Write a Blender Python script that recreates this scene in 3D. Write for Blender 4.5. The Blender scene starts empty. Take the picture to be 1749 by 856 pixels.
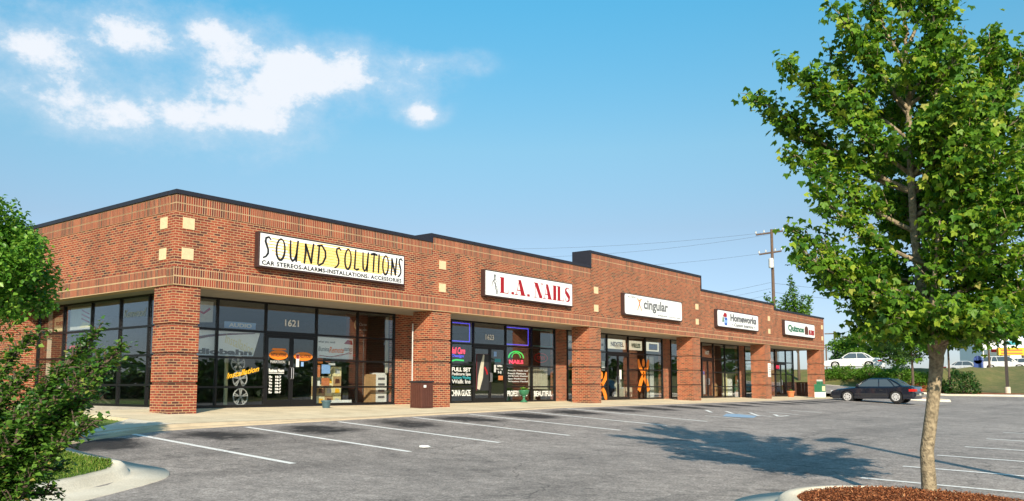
import bpy, math, random
import numpy as np
from mathutils import Vector, Matrix, Euler
random.seed(7); rng = np.random.default_rng(7)
R = math.radians
S = bpy.context.scene
col = S.collection

# ------------------------------------------------------------------ camera
cam_d = bpy.data.cameras.new('camera'); cam = bpy.data.objects.new('camera', cam_d); col.objects.link(cam)
CP = Vector((-11.776, -20.209, 0.72)); PITCH = R(5.6756); BETA = R(38.0); FPX = 1459.0; PCX, PCY = 874.5, 515.0
cam.location = CP; cam.rotation_euler = (R(90) + PITCH, 0, BETA - R(90))
cam_d.sensor_width = 36; cam_d.lens = FPX / 1749 * 36; cam_d.shift_y = 87 / 1749
cam_d.clip_start = 0.1; cam_d.clip_end = 3000
S.camera = cam
# ------------------------------------------------------------------ world, sun, exposure
SUN_EL = R(27); SUN_AZ = R(47.5)          # the light travels towards (+sin az, +cos az)
w = bpy.data.worlds.new('World'); S.world = w; w.use_nodes = True
wn = w.node_tree; N = wn.nodes; L = wn.links
for n in list(N): N.remove(n)
out = N.new('ShaderNodeOutputWorld'); bg = N.new('ShaderNodeBackground'); L.new(bg.outputs[0], out.inputs[0])
bg.inputs[1].default_value = 0.15
sky = N.new('ShaderNodeTexSky'); sky.sky_type = 'NISHITA'; sky.sun_disc = False
sky.sun_elevation = SUN_EL; sky.sun_rotation = math.pi + SUN_AZ
sky.altitude = 300; sky.air_density = 1.0; sky.dust_density = 0.6; sky.ozone_density = 2.2
S.view_settings.view_transform = 'Standard'; S.view_settings.look = 'None'
S.view_settings.exposure = 0.70; S.view_settings.gamma = 1.0; S.view_settings.use_curve_mapping = False
sd = bpy.data.lights.new('sun', 'SUN'); sun = bpy.data.objects.new('sun', sd); col.objects.link(sun)
sd.energy = 4.2; sd.angle = R(0.6); sd.color = (1.0, 0.87, 0.70)
sdir = Vector((math.sin(SUN_AZ) * math.cos(SUN_EL), math.cos(SUN_AZ) * math.cos(SUN_EL), -math.sin(SUN_EL)))
sun.rotation_euler = sdir.to_track_quat('-Z', 'Y').to_euler(); sun.location = (-60, -60, 60)

# world directions of the camera axes (used to turn a sighting into a place)
_F = Vector((math.cos(BETA), math.sin(BETA), 0)); _R = Vector((math.sin(BETA), -math.cos(BETA), 0)); _U = Vector((0, 0, 1))
_f3 = math.cos(PITCH) * _F + math.sin(PITCH) * _U; _u3 = -math.sin(PITCH) * _F + math.cos(PITCH) * _U
def ray(px, py): return (px - PCX) / FPX * _R - (py - PCY) / FPX * _u3 + _f3
def on(px, py, ax, v):
    r = ray(px, py); t = (v - CP[ax]) / r[ax]; return CP + t * r
def far(px, py, d):                       # a surveyed point at horizontal depth d
    r = ray(px, py); return CP + r * (d / r.dot(_F))

# clouds: a soft deck far away, in the sky shader
def wmath(op, a, b=None, clamp=False):
    n = N.new('ShaderNodeMath'); n.operation = op; n.use_clamp = clamp
    for i, v in enumerate((a, b)):
        if v is None: continue
        if isinstance(v, (int, float)): n.inputs[i].default_value = v
        else: L.new(v, n.inputs[i])
    return n.outputs[0]
tc = N.new('ShaderNodeTexCoord'); dirv = tc.outputs['Generated']
def wdot(v):
    n = N.new('ShaderNodeVectorMath'); n.operation = 'DOT_PRODUCT'; L.new(dirv, n.inputs[0]); n.inputs[1].default_value = v; return n.outputs['Value']
def wnoise(scale, stretch, detail=6, rough=.6):
    m = N.new('ShaderNodeMapping'); m.inputs['Scale'].default_value = stretch; L.new(dirv, m.inputs['Vector'])
    n = N.new('ShaderNodeTexNoise'); n.inputs['Scale'].default_value = scale; n.inputs['Detail'].default_value = detail
    n.inputs['Roughness'].default_value = rough; L.new(m.outputs[0], n.inputs['Vector']); return n.outputs[0]
blobs = [ # px, py, half width px, half height px, strength
 (445, 200, 75, 36, 1.35), (490, 130, 35, 28, .9), (385, 90, 62, 60, .95), (355, 45, 30, 28, .5), (245, 72, 55, 24, 1.0), (55, 75, 70, 30, .8),
 (150, 215, 60, 24, .7), (85, 160, 100, 34, .42), (240, 150, 110, 50, .48), (330, 205, 110, 26, .42), (720, 194, 30, 15, 1.15), (600, 120, 110, 30, .85),
 (760, 104, 60, 16, .98), (645, 155, 70, 26, .75), (180, 20, 240, 34, .55), (590, 92, 50, 24, .5), (540, 150, 60, 30, .45), (100, 100, 160, 70, .22), (300, 260, 200, 40, .22)]
acc = None
for (px, py, a, b, s) in blobs:
    c = ray(px, py).normalized(); th = Vector((c.y, -c.x, 0)).normalized(); tv = th.cross(c).normalized()
    k = c.dot(_f3)
    du = wmath('DIVIDE', wmath('SUBTRACT', wdot(th), 0.0), a / FPX * k * 1.25)
    dv = wmath('DIVIDE', wdot(tv), b / FPX * k * 1.25)
    q = wmath('ADD', wmath('MULTIPLY', du, du), wmath('MULTIPLY', dv, dv))
    e = wmath('MULTIPLY', wmath('POWER', 2.718, wmath('MULTIPLY', q, -1.0)), s)
    e = wmath('MULTIPLY', e, wmath('GREATER_THAN', wdot(c), 0.3))
    acc = e if acc is None else wmath('ADD', acc, e)
n1 = wnoise(8.5, (1, 1, 1.5), 10, .66); n2 = wnoise(30.0, (1, 1, 1.4), 7, .65)
dens = wmath('ADD', acc, wmath('MULTIPLY', wmath('SUBTRACT', n1, .5), 3.0))
dens = wmath('ADD', dens, wmath('MULTIPLY', wmath('SUBTRACT', n2, .5), 1.3))
mr = N.new('ShaderNodeMapRange'); mr.interpolation_type = 'SMOOTHSTEP'; L.new(dens, mr.inputs[0])
mr.inputs[1].default_value = .22; mr.inputs[2].default_value = 2.2; mr.inputs[3].default_value = 0; mr.inputs[4].default_value = .97
gate = N.new('ShaderNodeMapRange'); gate.interpolation_type = 'SMOOTHSTEP'; L.new(acc, gate.inputs[0]); gate.inputs[1].default_value = .03; gate.inputs[2].default_value = .35
mr.inputs[1].default_value = .62; mr.inputs[2].default_value = 1.45; mr.inputs[4].default_value = .96
soft = N.new('ShaderNodeMapRange'); soft.interpolation_type = 'SMOOTHSTEP'; L.new(dens, soft.inputs[0]); soft.inputs[1].default_value = -.1; soft.inputs[2].default_value = 1.4; soft.inputs[4].default_value = .50
cm = wmath('MULTIPLY', wmath('MAXIMUM', mr.outputs[0], soft.outputs[0]), gate.outputs[0])
hs = N.new('ShaderNodeHueSaturation'); hs.inputs['Saturation'].default_value = 1.15; hs.inputs['Hue'].default_value = .494; hs.inputs['Value'].default_value = 1.0
L.new(sky.outputs[0], hs.inputs['Color'])
mix = N.new('ShaderNodeMix'); mix.data_type = 'RGBA'; L.new(cm, mix.inputs['Factor'])
hz = N.new('ShaderNodeValToRGB'); zs = N.new('ShaderNodeSeparateXYZ'); L.new(dirv, zs.inputs[0]); L.new(zs.outputs[2], hz.inputs[0])
[hz.color_ramp.elements.new(.5) for _ in range(2)]
for e_, (q_, c_) in zip(hz.color_ramp.elements, ((0, (.34, .39, .56)), (.18, (.62, .51, .47)), (.27, (.70, .70, .585)), (.42, (.50, .90, .80)))): e_.position = q_; e_.color = (*c_, 1)
hm = N.new('ShaderNodeMix'); hm.data_type = 'RGBA'; hm.blend_type = 'MULTIPLY'; hm.inputs['Factor'].default_value = 1; L.new(hs.outputs[0], hm.inputs['A']); L.new(hz.outputs[0], hm.inputs['B'])
L.new(hm.outputs['Result'], mix.inputs['A']); cc_ = N.new('ShaderNodeMix'); cc_.data_type = 'RGBA'; L.new(mr.outputs[0], cc_.inputs['Factor']); cc_.inputs['A'].default_value = (2.75, 3.2, 3.75, 1); cc_.inputs['B'].default_value = (3.75, 3.9, 4.15, 1); L.new(cc_.outputs['Result'], mix.inputs['B'])
L.new(mix.outputs['Result'], bg.inputs[0])

# ------------------------------------------------------------------ materials
MATS = {}
def newmat(name):
    m = bpy.data.materials.new(name); m.use_nodes = True; nt = m.node_tree
    return m, nt, nt.nodes['Principled BSDF']
def plain(name, c, rough=.6, metal=0, noise=.12, nscale=8, bump=0, bscale=60, spec=.5, coat=0):
    m, nt, p = newmat(name)
    p.inputs['Roughness'].default_value = rough; p.inputs['Metallic'].default_value = metal
    p.inputs['Specular IOR Level'].default_value = spec; p.inputs['Coat Weight'].default_value = coat
    p.inputs['Base Color'].default_value = (*c, 1)
    t = nt.nodes.new('ShaderNodeTexCoord')
    if noise:
        n = nt.nodes.new('ShaderNodeTexNoise'); n.inputs['Scale'].default_value = nscale; n.inputs['Detail'].default_value = 6
        nt.links.new(t.outputs['Object'], n.inputs['Vector'])
        mp = nt.nodes.new('ShaderNodeMapRange'); mp.inputs[1].default_value = .25; mp.inputs[2].default_value = .75
        mp.inputs[3].default_value = 1 - noise; mp.inputs[4].default_value = 1 + noise; nt.links.new(n.outputs[0], mp.inputs[0])
        x = nt.nodes.new('ShaderNodeVectorMath'); x.operation = 'SCALE'; x.inputs[0].default_value = c; nt.links.new(mp.outputs[0], x.inputs['Scale'])
        nt.links.new(x.outputs[0], p.inputs['Base Color'])
    if bump:
        n = nt.nodes.new('ShaderNodeTexNoise'); n.inputs['Scale'].default_value = bscale; n.inputs['Detail'].default_value = 4
        nt.links.new(t.outputs['Object'], n.inputs['Vector'])
        b = nt.nodes.new('ShaderNodeBump'); b.inputs['Strength'].default_value = bump; b.inputs['Distance'].default_value = .02
        nt.links.new(n.outputs[0], b.inputs['Height']); nt.links.new(b.outputs[0], p.inputs['Normal'])
    MATS[name] = m; return m
def brickmat(name, swap, bw=.2032, rh=.0677, mort=.0135, ramp=None, mcol=(.48, .31, .16), dark=1.0):
    m, nt, p = newmat(name); nd = nt.nodes; lk = nt.links
    uv = nd.new('ShaderNodeUVMap'); uv.uv_map = 'uv'
    sx = nd.new('ShaderNodeSeparateXYZ'); cx = nd.new('ShaderNodeCombineXYZ'); lk.new(uv.outputs[0], sx.inputs[0])
    lk.new(sx.outputs[1 if swap else 0], cx.inputs[0]); lk.new(sx.outputs[0 if swap else 1], cx.inputs[1])
    b = nd.new('ShaderNodeTexBrick'); b.inputs['Scale'].default_value = 1; b.inputs['Brick Width'].default_value = bw; b.inputs['Row Height'].default_value = rh
    b.inputs['Mortar Size'].default_value = mort / 2 * 1.25; b.inputs['Mortar Smooth'].default_value = .15; b.offset = 0 if swap else .5
    b.inputs['Color1'].default_value = (0, 0, 0, 1); b.inputs['Color2'].default_value = (1, 1, 1, 1); b.inputs['Mortar'].default_value = (.5, .5, .5, 1)
    lk.new(cx.outputs[0], b.inputs['Vector'])
    n = nd.new('ShaderNodeTexNoise'); n.inputs['Scale'].default_value = 1.3; n.inputs['Detail'].default_value = 5; lk.new(uv.outputs[0], n.inputs['Vector'])
    ad = nd.new('ShaderNodeMath'); ad.operation = 'MULTIPLY_ADD'; lk.new(n.outputs[0], ad.inputs[0]); ad.inputs[1].default_value = .5; ad.inputs[2].default_value = -.25
    a2 = nd.new('ShaderNodeMath'); a2.operation = 'ADD'; lk.new(b.outputs['Color'], a2.inputs[0]); lk.new(ad.outputs[0], a2.inputs[1])
    r = nd.new('ShaderNodeValToRGB'); lk.new(a2.outputs[0], r.inputs[0])
    ramp = ramp or [(0, (.075, .023, .019)), (.16, (.155, .032, .020)), (.38, (.24, .041, .021)), (.7, (.31, .054, .024)), (.92, (.355, .078, .033)), (1, (.24, .045, .028))]
    e = r.color_ramp.elements
    while len(e) < len(ramp): e.new(.5)
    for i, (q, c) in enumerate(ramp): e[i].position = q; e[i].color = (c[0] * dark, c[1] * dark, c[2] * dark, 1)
    mx = nd.new('ShaderNodeMix'); mx.data_type = 'RGBA'; lk.new(b.outputs['Fac'], mx.inputs['Factor']); lk.new(r.outputs[0], mx.inputs['A']); mx.inputs['B'].default_value = (*mcol, 1)
    n3 = nd.new('ShaderNodeTexNoise'); n3.inputs['Scale'].default_value = 60; n3.inputs['Detail'].default_value = 3; lk.new(uv.outputs[0], n3.inputs['Vector'])
    m3 = nd.new('ShaderNodeMapRange'); lk.new(n3.outputs[0], m3.inputs[0]); m3.inputs[1].default_value = .2; m3.inputs[2].default_value = .8; m3.inputs[3].default_value = .78; m3.inputs[4].default_value = 1.22
    sc = nd.new('ShaderNodeVectorMath'); sc.operation = 'SCALE'; lk.new(mx.outputs['Result'], sc.inputs[0]); lk.new(m3.outputs[0], sc.inputs['Scale'])
    # large weather staining
    n4 = nd.new('ShaderNodeTexNoise'); n4.inputs['Scale'].default_value = 1.0; n4.inputs['Detail'].default_value = 5; mpp = nd.new('ShaderNodeMapping'); mpp.inputs['Scale'].default_value = (1.7, .35, 1); lk.new(uv.outputs[0], mpp.inputs[0]); lk.new(mpp.outputs[0], n4.inputs['Vector'])
    m4 = nd.new('ShaderNodeMapRange'); lk.new(n4.outputs[0], m4.inputs[0]); m4.inputs[1].default_value = .3; m4.inputs[2].default_value = .7; m4.inputs[3].default_value = .76; m4.inputs[4].default_value = 1.12
    s4 = nd.new('ShaderNodeVectorMath'); s4.operation = 'SCALE'; lk.new(sc.outputs[0], s4.inputs[0]); lk.new(m4.outputs[0], s4.inputs['Scale'])
    lk.new(s4.outputs[0], p.inputs['Base Color']); p.inputs['Roughness'].default_value = .85
    bm = nd.new('ShaderNodeBump'); bm.inputs['Strength'].default_value = .5; bm.inputs['Distance'].default_value = .006; bm.invert = True
    lk.new(b.outputs['Fac'], bm.inputs['Height']); lk.new(bm.outputs[0], p.inputs['Normal'])
    MATS[name] = m; return m
brickmat('brick', False); brickmat('brick_soldier', True, mcol=(.52, .36, .2), dark=.98)
brickmat('brick_shaded', False, dark=.45, mcol=(.26, .17, .10))  # same brick with groove shade put into its colour
plain('coping', (.018, .017, .024), .45, noise=.2); plain('soffit', (.30, .265, .22), .9, noise=.1, nscale=3)
plain('tile', (.72, .54, .32), .8, noise=.1, nscale=12); plain('mortar', (.50, .34, .19), .9)
plain('frame', (.012, .011, .011), .35, metal=.3, noise=0); plain('roof', (.2, .2, .2), .9)
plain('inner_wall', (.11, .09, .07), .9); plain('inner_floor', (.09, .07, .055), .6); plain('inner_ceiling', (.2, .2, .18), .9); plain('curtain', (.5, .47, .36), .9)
plain('white', (.80, .80, .76), .5, noise=.03); plain('sign_white', (.86, .87, .86), .35, noise=.02, nscale=2); plain('cabinet', (.045, .022, .020), .5)
plain('black', (.012, .012, .014), .5, noise=0); plain('grey_ink', (.13, .135, .14), .6, noise=0); plain('red_ink', (.34, .004, .010), .5, noise=0)
plain('orange', (.85, .22, .015), .5, noise=.03); plain('yellow_ink', (.86, .46, .015), .5, noise=0); plain('pale_yellow', (.92, .74, .24), .5, noise=0)
plain('green_ink', (.01, .13, .06), .5, noise=0); plain('blue_ink', (.05, .13, .45), .5, noise=0); plain('lightblue_ink', (.25, .42, .72), .5, noise=0)
plain('pale_grey', (.55, .56, .54), .6); plain('cream', (.78, .70, .40), .6); plain('brown_ink', (.10, .035, .02), .5); plain('teal', (.03, .28, .32), .5)
plain('gutter', (.55, .43, .28), .9, noise=.22, nscale=3, bump=.4, bscale=40)
plain('bin_brown', (.085, .028, .018), .55, noise=.15); plain('pot_blue', (.05, .10, .12), .5); plain('pot_green', (.03, .16, .08), .45); plain('terracotta', (.52, .17, .06), .8)
plain('metal', (.45, .46, .48), .35, metal=.8); plain('pole_dark', (.05, .04, .035), .6); plain('wood_pole', (.13, .085, .06), .9, noise=.25, nscale=5); plain('wire', (.03, .03, .035), .6, noise=0)
plain('bark', (.27, .215, .135), .95, noise=.6, nscale=22, bump=1.0, bscale=45); plain('bark_dark', (.10, .07, .05), .95, noise=.3, nscale=10, bump=.6)
plain('tyre', (.016, .016, .017), .85); plain('rim', (.62, .61, .60), .35, metal=.35); plain('car_glass', (.06, .08, .095), .08, noise=0, spec=.8)
plain('car_black', (.006, .010, .020), .16, noise=0, coat=1); plain('car_white', (.78, .78, .76), .25, noise=.02, coat=.7); plain('car_silver', (.5, .53, .56), .25, noise=.02, coat=.5); plain('car_blue', (.06, .10, .30), .25, noise=.02, coat=.7)
plain('trim_dark', (.02, .02, .022), .6); plain('tail_red', (.55, .015, .01), .2, noise=0); plain('lamp_clear', (.7, .7, .68), .15, noise=0); plain('plate', (.6, .6, .55), .5)
plain('fence_wood', (.10, .045, .03), .8, noise=.3, nscale=6); plain('box_card', (.42, .26, .12), .85); plain('stone_mat', (.4, .3, .2), .9)
plain('dark_red', (.12, .02, .03), .5); plain('flower_red', (.55, .02, .02), .8); plain('teal_glow', (.08, .3, .25), .5)

def concrete(name, c, joint=None):
    m, nt, p = newmat(name); nd = nt.nodes; lk = nt.links
    t = nd.new('ShaderNodeTexCoord')
    n = nd.new('ShaderNodeTexNoise'); n.inputs['Scale'].default_value = .8; n.inputs['Detail'].default_value = 8; n.inputs['Roughness'].default_value = .65; lk.new(t.outputs['Object'], n.inputs['Vector'])
    f = nd.new('ShaderNodeTexNoise'); f.inputs['Scale'].default_value = 45; f.inputs['Detail'].default_value = 4; lk.new(t.outputs['Object'], f.inputs['Vector'])
    r = nd.new('ShaderNodeValToRGB'); lk.new(n.outputs[0], r.inputs[0])
    r.color_ramp.elements[0].position = .3; r.color_ramp.elements[0].color = (c[0] * .72, c[1] * .70, c[2] * .66, 1)
    r.color_ramp.elements[1].position = .62; r.color_ramp.elements[1].color = (*c, 1)
    mp = nd.new('ShaderNodeMapRange'); lk.new(f.outputs[0], mp.inputs[0]); mp.inputs[1].default_value = .3; mp.inputs[2].default_value = .7; mp.inputs[3].default_value = .86; mp.inputs[4].default_value = 1.1
    sc = nd.new('ShaderNodeVectorMath'); sc.operation = 'SCALE'; lk.new(r.outputs[0], sc.inputs[0]); lk.new(mp.outputs[0], sc.inputs['Scale'])
    last = sc.outputs[0]
    if joint:
        b = nd.new('ShaderNodeTexBrick'); b.offset = 0; b.inputs['Scale'].default_value = 1; b.inputs['Brick Width'].default_value = joint; b.inputs['Row Height'].default_value = joint
        b.inputs['Mortar Size'].default_value = .012; lk.new(t.outputs['Object'], b.inputs['Vector'])
        mx = nd.new('ShaderNodeMix'); mx.data_type = 'RGBA'; lk.new(b.outputs['Fac'], mx.inputs['Factor']); lk.new(last, mx.inputs['A']); mx.inputs['B'].default_value = (c[0] * .35, c[1] * .33, c[2] * .3, 1)
        last = mx.outputs['Result']
    lk.new(last, p.inputs['Base Color']); p.inputs['Roughness'].default_value = .9
    bm = nd.new('ShaderNodeBump'); bm.inputs['Strength'].default_value = .3; bm.inputs['Distance'].default_value = .01; lk.new(f.outputs[0], bm.inputs['Height']); lk.new(bm.outputs[0], p.inputs['Normal'])
    MATS[name] = m
concrete('sidewalk', (.80, .68, .47), 1.52); concrete('kerb', (.74, .67, .54)); concrete('sill', (.5, .45, .38))

def asphalt():
    m, nt, p = newmat('asphalt'); nd = nt.nodes; lk = nt.links
    t = nd.new('ShaderNodeTexCoord'); P = t.outputs['Object']
    def noise(s, d=5, ro=.6, stretch=None):
        n = nd.new('ShaderNodeTexNoise'); n.inputs['Scale'].default_value = s; n.inputs['Detail'].default_value = d; n.inputs['Roughness'].default_value = ro
        if stretch:
            mp = nd.new('ShaderNodeMapping'); mp.inputs['Scale'].default_value = stretch; lk.new(P, mp.inputs[0]); lk.new(mp.outputs[0], n.inputs['Vector'])
        else: lk.new(P, n.inputs['Vector'])
        return n.outputs[0]
    def M(op, a, b=None, c=None):
        n = nd.new('ShaderNodeMath'); n.operation = op
        for i, v in enumerate((a, b, c)):
            if v is None: continue
            if isinstance(v, (int, float)): n.inputs[i].default_value = v
            else: lk.new(v, n.inputs[i])
        return n.outputs[0]
    def ms(v, a, b, c, d):
        n = nd.new('ShaderNodeMapRange'); n.interpolation_type = 'SMOOTHSTEP'; lk.new(v, n.inputs[0])
        for i, x in enumerate((a, b, c, d)): n.inputs[i + 1].default_value = x
        return n.outputs[0]
    big = noise(.22, 7, .65); mid = noise(2.2, 6, .7, (1, .5, 1)); fine = noise(34, 5, .75); agg = noise(11, 4, .7)
    v = ms(big, .3, .7, .80, 1.12); v = M('MULTIPLY', v, ms(mid, .25, .75, .86, 1.14)); v = M('MULTIPLY', v, ms(fine, .30, .70, .48, 1.52)); g3 = noise(3.2, 8, .82, (1, .6, 1)); v = M('MULTIPLY', v, ms(g3, .3, .7, .74, 1.24)); tm = noise(.55, 5, .6, (.18, 1.6, 1)); v = M('MULTIPLY', v, ms(tm, .56, .66, 1.0, .80)); v = M('MULTIPLY', v, ms(agg, .25, .75, .76, 1.24))
    # oil marks where cars stop, one per stall
    sp = nd.new('ShaderNodeSeparateXYZ'); lk.new(P, sp.inputs[0]); X, Y = sp.outputs[0], sp.outputs[1]
    wv = M('MULTIPLY', M('SUBTRACT', noise(1.1, 7, .75), .5), 2.0)
    sx = M('SUBTRACT', M('FRACT', M('DIVIDE', M('ADD', M('ADD', X, wv), 3.15 - 1.25 + 250), 2.5)), .5)   # 0 at stall centre after the half shift
    sx = M('ABSOLUTE', M('SUBTRACT', M('ABSOLUTE', sx), .5)); 
    sy = M('ABSOLUTE', M('ADD', M('ADD', Y, wv), 5.2))
    oil = M('MULTIPLY', ms(sx, .10, .40, 1, 0), ms(sy, .25, 1.2, 1, 0))
    oil = M('MULTIPLY', oil, ms(noise(2.6, 8, .8), .32, .56, .40, 1)); oil = M('MULTIPLY', oil, ms(noise(.31, 3, .5), .34, .56, .55, 1))
    oil = M('MINIMUM', M('MULTIPLY', M('MULTIPLY', oil, ms(X, 35, 45, 1, 0)), 1.7), 1.0)
    v = M('MULTIPLY', v, M('SUBTRACT', 1.0, M('MULTIPLY', oil, .92)))
    # scattered drips and patches
    sc = ms(noise(.75, 5, .75), .60, .70, 0, 1); v = M('MULTIPLY', v, M('SUBTRACT', 1.0, M('MULTIPLY', sc, .42)))
    # cracks
    vo = nd.new('ShaderNodeTexVoronoi'); vo.feature = 'DISTANCE_TO_EDGE'; vo.inputs['Scale'].default_value = .23; 
    wp = nd.new('ShaderNodeVectorMath'); wp.operation = 'ADD'; wn_ = nd.new('ShaderNodeTexNoise'); wn_.inputs['Scale'].default_value = 1.2; wn_.inputs['Detail'].default_value = 5
    lk.new(P, wn_.inputs['Vector']); lk.new(P, wp.inputs[0]); lk.new(wn_.outputs['Color'], wp.inputs[1]); lk.new(wp.outputs[0], vo.inputs['Vector'])
    cr = ms(vo.outputs['Distance'], 0.0, .006, 1, 0); v = M('MULTIPLY', v, M('SUBTRACT', 1.0, M('MULTIPLY', cr, .45)))
    x = nd.new('ShaderNodeVectorMath'); x.operation = 'SCALE'; x.inputs[0].default_value = (.298, .262, .236); lk.new(v, x.inputs['Scale'])
    lk.new(x.outputs[0], p.inputs['Base Color']); p.inputs['Roughness'].default_value = .88
    bm = nd.new('ShaderNodeBump'); bm.inputs['Strength'].default_value = .55; bm.inputs['Distance'].default_value = .012; lk.new(fine, bm.inputs['Height']); lk.new(bm.outputs[0], p.inputs['Normal'])
    MATS['asphalt'] = m
asphalt()
def worn_paint(name, c):
    m, nt, p = newmat(name); nd = nt.nodes; lk = nt.links
    t = nd.new('ShaderNodeTexCoord'); n = nd.new('ShaderNodeTexNoise'); n.inputs['Scale'].default_value = 14; n.inputs['Detail'].default_value = 8; n.inputs['Roughness'].default_value = .75; lk.new(t.outputs['Object'], n.inputs['Vector'])
    r = nd.new('ShaderNodeValToRGB'); lk.new(n.outputs[0], r.inputs[0]); r.color_ramp.elements[0].position = .30; r.color_ramp.elements[0].color = (.2, .19, .185, 1)
    r.color_ramp.elements[1].position = .47; r.color_ramp.elements[1].color = (*c, 1); lk.new(r.outputs[0], p.inputs['Base Color']); p.inputs['Roughness'].default_value = .7; MATS[name] = m
worn_paint('paint_white', (.85, .84, .80)); worn_paint('paint_blue', (.27, .40, .54)); worn_paint('paint_faint', (.36, .35, .34))
def grassmat(name, a, b, c):
    m, nt, p = newmat(name); nd = nt.nodes; lk = nt.links
    t = nd.new('ShaderNodeTexCoord'); n = nd.new('ShaderNodeTexNoise'); n.inputs['Scale'].default_value = 1.1; n.inputs['Detail'].default_value = 8; n.inputs['Roughness'].default_value = .7; lk.new(t.outputs['Object'], n.inputs['Vector'])
    f = nd.new('ShaderNodeTexNoise'); f.inputs['Scale'].default_value = 60; f.inputs['Detail'].default_value = 3; lk.new(t.outputs['Object'], f.inputs['Vector'])
    r = nd.new('ShaderNodeValToRGB'); lk.new(n.outputs[0], r.inputs[0]); e = r.color_ramp.elements; e.new(.5)
    e[0].position = .3; e[0].color = (*a, 1); e[1].position = .5; e[1].color = (*b, 1); e[2].position = .72; e[2].color = (*c, 1)
    mp = nd.new('ShaderNodeMapRange'); lk.new(f.outputs[0], mp.inputs[0]); mp.inputs[1].default_value = .25; mp.inputs[2].default_value = .75; mp.inputs[3].default_value = .55; mp.inputs[4].default_value = 1.4
    sc = nd.new('ShaderNodeVectorMath'); sc.operation = 'SCALE'; lk.new(r.outputs[0], sc.inputs[0]); lk.new(mp.outputs[0], sc.inputs['Scale']); lk.new(sc.outputs[0], p.inputs['Base Color'])
    p.inputs['Roughness'].default_value = .95; bm = nd.new('ShaderNodeBump'); bm.inputs['Strength'].default_value = .8; bm.inputs['Distance'].default_value = .04; lk.new(f.outputs[0], bm.inputs['Height']); lk.new(bm.outputs[0], p.inputs['Normal'])
    MATS[name] = m
grassmat('grass', (.08, .15, .02), (.14, .22, .03), (.28, .25, .07)); grassmat('mulch', (.16, .045, .012), (.34, .10, .03), (.46, .17, .06)); grassmat('verge', (.10, .12, .03), (.15, .15, .04), (.28, .20, .08))
def leafmat(name, cols, trans=.35, rough=.5):
    m, nt, p = newmat(name); nd = nt.nodes; lk = nt.links
    at = nd.new('ShaderNodeAttribute'); at.attribute_name = 'var'
    r = nd.new('ShaderNodeValToRGB'); lk.new(at.outputs['Fac'], r.inputs[0]); e = r.color_ramp.elements
    while len(e) < len(cols): e.new(.5)
    for i, (q, c) in enumerate(cols): e[i].position = q; e[i].color = (*c, 1)
    lk.new(r.outputs[0], p.inputs['Base Color']); p.inputs['Roughness'].default_value = rough; p.inputs['Specular IOR Level'].default_value = .35
    tr = nd.new('ShaderNodeBsdfTranslucent'); sc = nd.new('ShaderNodeVectorMath'); sc.operation = 'MULTIPLY'; lk.new(r.outputs[0], sc.inputs[0]); sc.inputs[1].default_value = (1.5, 1.5, .7)
    lk.new(sc.outputs[0], tr.inputs[0]); mx = nd.new('ShaderNodeMixShader'); mx.inputs[0].default_value = trans
    lk.new(p.outputs[0], mx.inputs[1]); lk.new(tr.outputs[0], mx.inputs[2]); lk.new(mx.outputs[0], nd['Material Output'].inputs[0]); MATS[name] = m
leafmat('leaf_maple', [(0, (.024, .09, .011)), (.32, (.07, .18, .015)), (.6, (.16, .30, .021)), (.84, (.33, .41, .037)), (.95, (.50, .48, .14)), (1, (.40, .28, .12))])
leafmat('leaf_pear', [(0, (.04, .13, .018)), (.5, (.12, .28, .03)), (1, (.32, .46, .08))], .3, .35)
leafmat('leaf_myrtle', [(0, (.03, .085, .018)), (.4, (.07, .175, .024)), (.78, (.17, .30, .045)), (.92, (.36, .32, .09)), (.97, (.30, .14, .08)), (1, (.6, .6, .5))], .3, .4)
leafmat('leaf_far', [(0, (.016, .055, .014)), (.5, (.035, .10, .018)), (1, (.08, .16, .025))], .25)
leafmat('leaf_hedge', [(0, (.05, .12, .015)), (.5, (.11, .24, .022)), (1, (.20, .33, .04))], .35)
leafmat('grass_blade', [(0, (.07, .15, .018)), (.5, (.15, .27, .03)), (.85, (.30, .32, .07)), (1, (.38, .30, .12))], .3, .6)
leafmat('mulch_chip', [(0, (.07, .026, .012)), (.5, (.27, .085, .030)), (.85, (.40, .17, .07)), (1, (.5, .36, .2))], 0, .9)
def glassmat():
    m, nt, p = newmat('glass'); nd = nt.nodes; lk = nt.links; nd.remove(p)
    tr = nd.new('ShaderNodeBsdfTransparent'); tr.inputs[0].default_value = (.95, .97, .965, 1)
    gl = nd.new('ShaderNodeBsdfGlossy'); gl.inputs['Roughness'].default_value = .012; gl.inputs[0].default_value = (.95, .97, 1, 1)
    lw = nd.new('ShaderNodeLayerWeight'); lw.inputs[0].default_value = .5; fr = nd.new('ShaderNodeMath'); fr.operation = 'POWER'; lk.new(lw.outputs['Facing'], fr.inputs[0]); fr.inputs[1].default_value = 3.6
    t = nd.new('ShaderNodeTexCoord'); n = nd.new('ShaderNodeTexNoise'); n.inputs['Scale'].default_value = .9; n.inputs['Detail'].default_value = 1; lk.new(t.outputs['Object'], n.inputs['Vector'])
    bm = nd.new('ShaderNodeBump'); bm.inputs['Strength'].default_value = .06; bm.inputs['Distance'].default_value = .02; lk.new(n.outputs[0], bm.inputs['Height']); lk.new(bm.outputs[0], gl.inputs['Normal'])
    ml = nd.new('ShaderNodeMath'); ml.operation = 'MULTIPLY_ADD'; lk.new(fr.outputs[0], ml.inputs[0]); ml.inputs[1].default_value = .95; ml.inputs[2].default_value = .085; ml.use_clamp = True
    mx = nd.new('ShaderNodeMixShader'); lk.new(ml.outputs[0], mx.inputs[0]); lk.new(tr.outputs[0], mx.inputs[1]); lk.new(gl.outputs[0], mx.inputs[2]); lk.new(mx.outputs[0], nd['Material Output'].inputs[0]); MATS['glass'] = m
glassmat()
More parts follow.
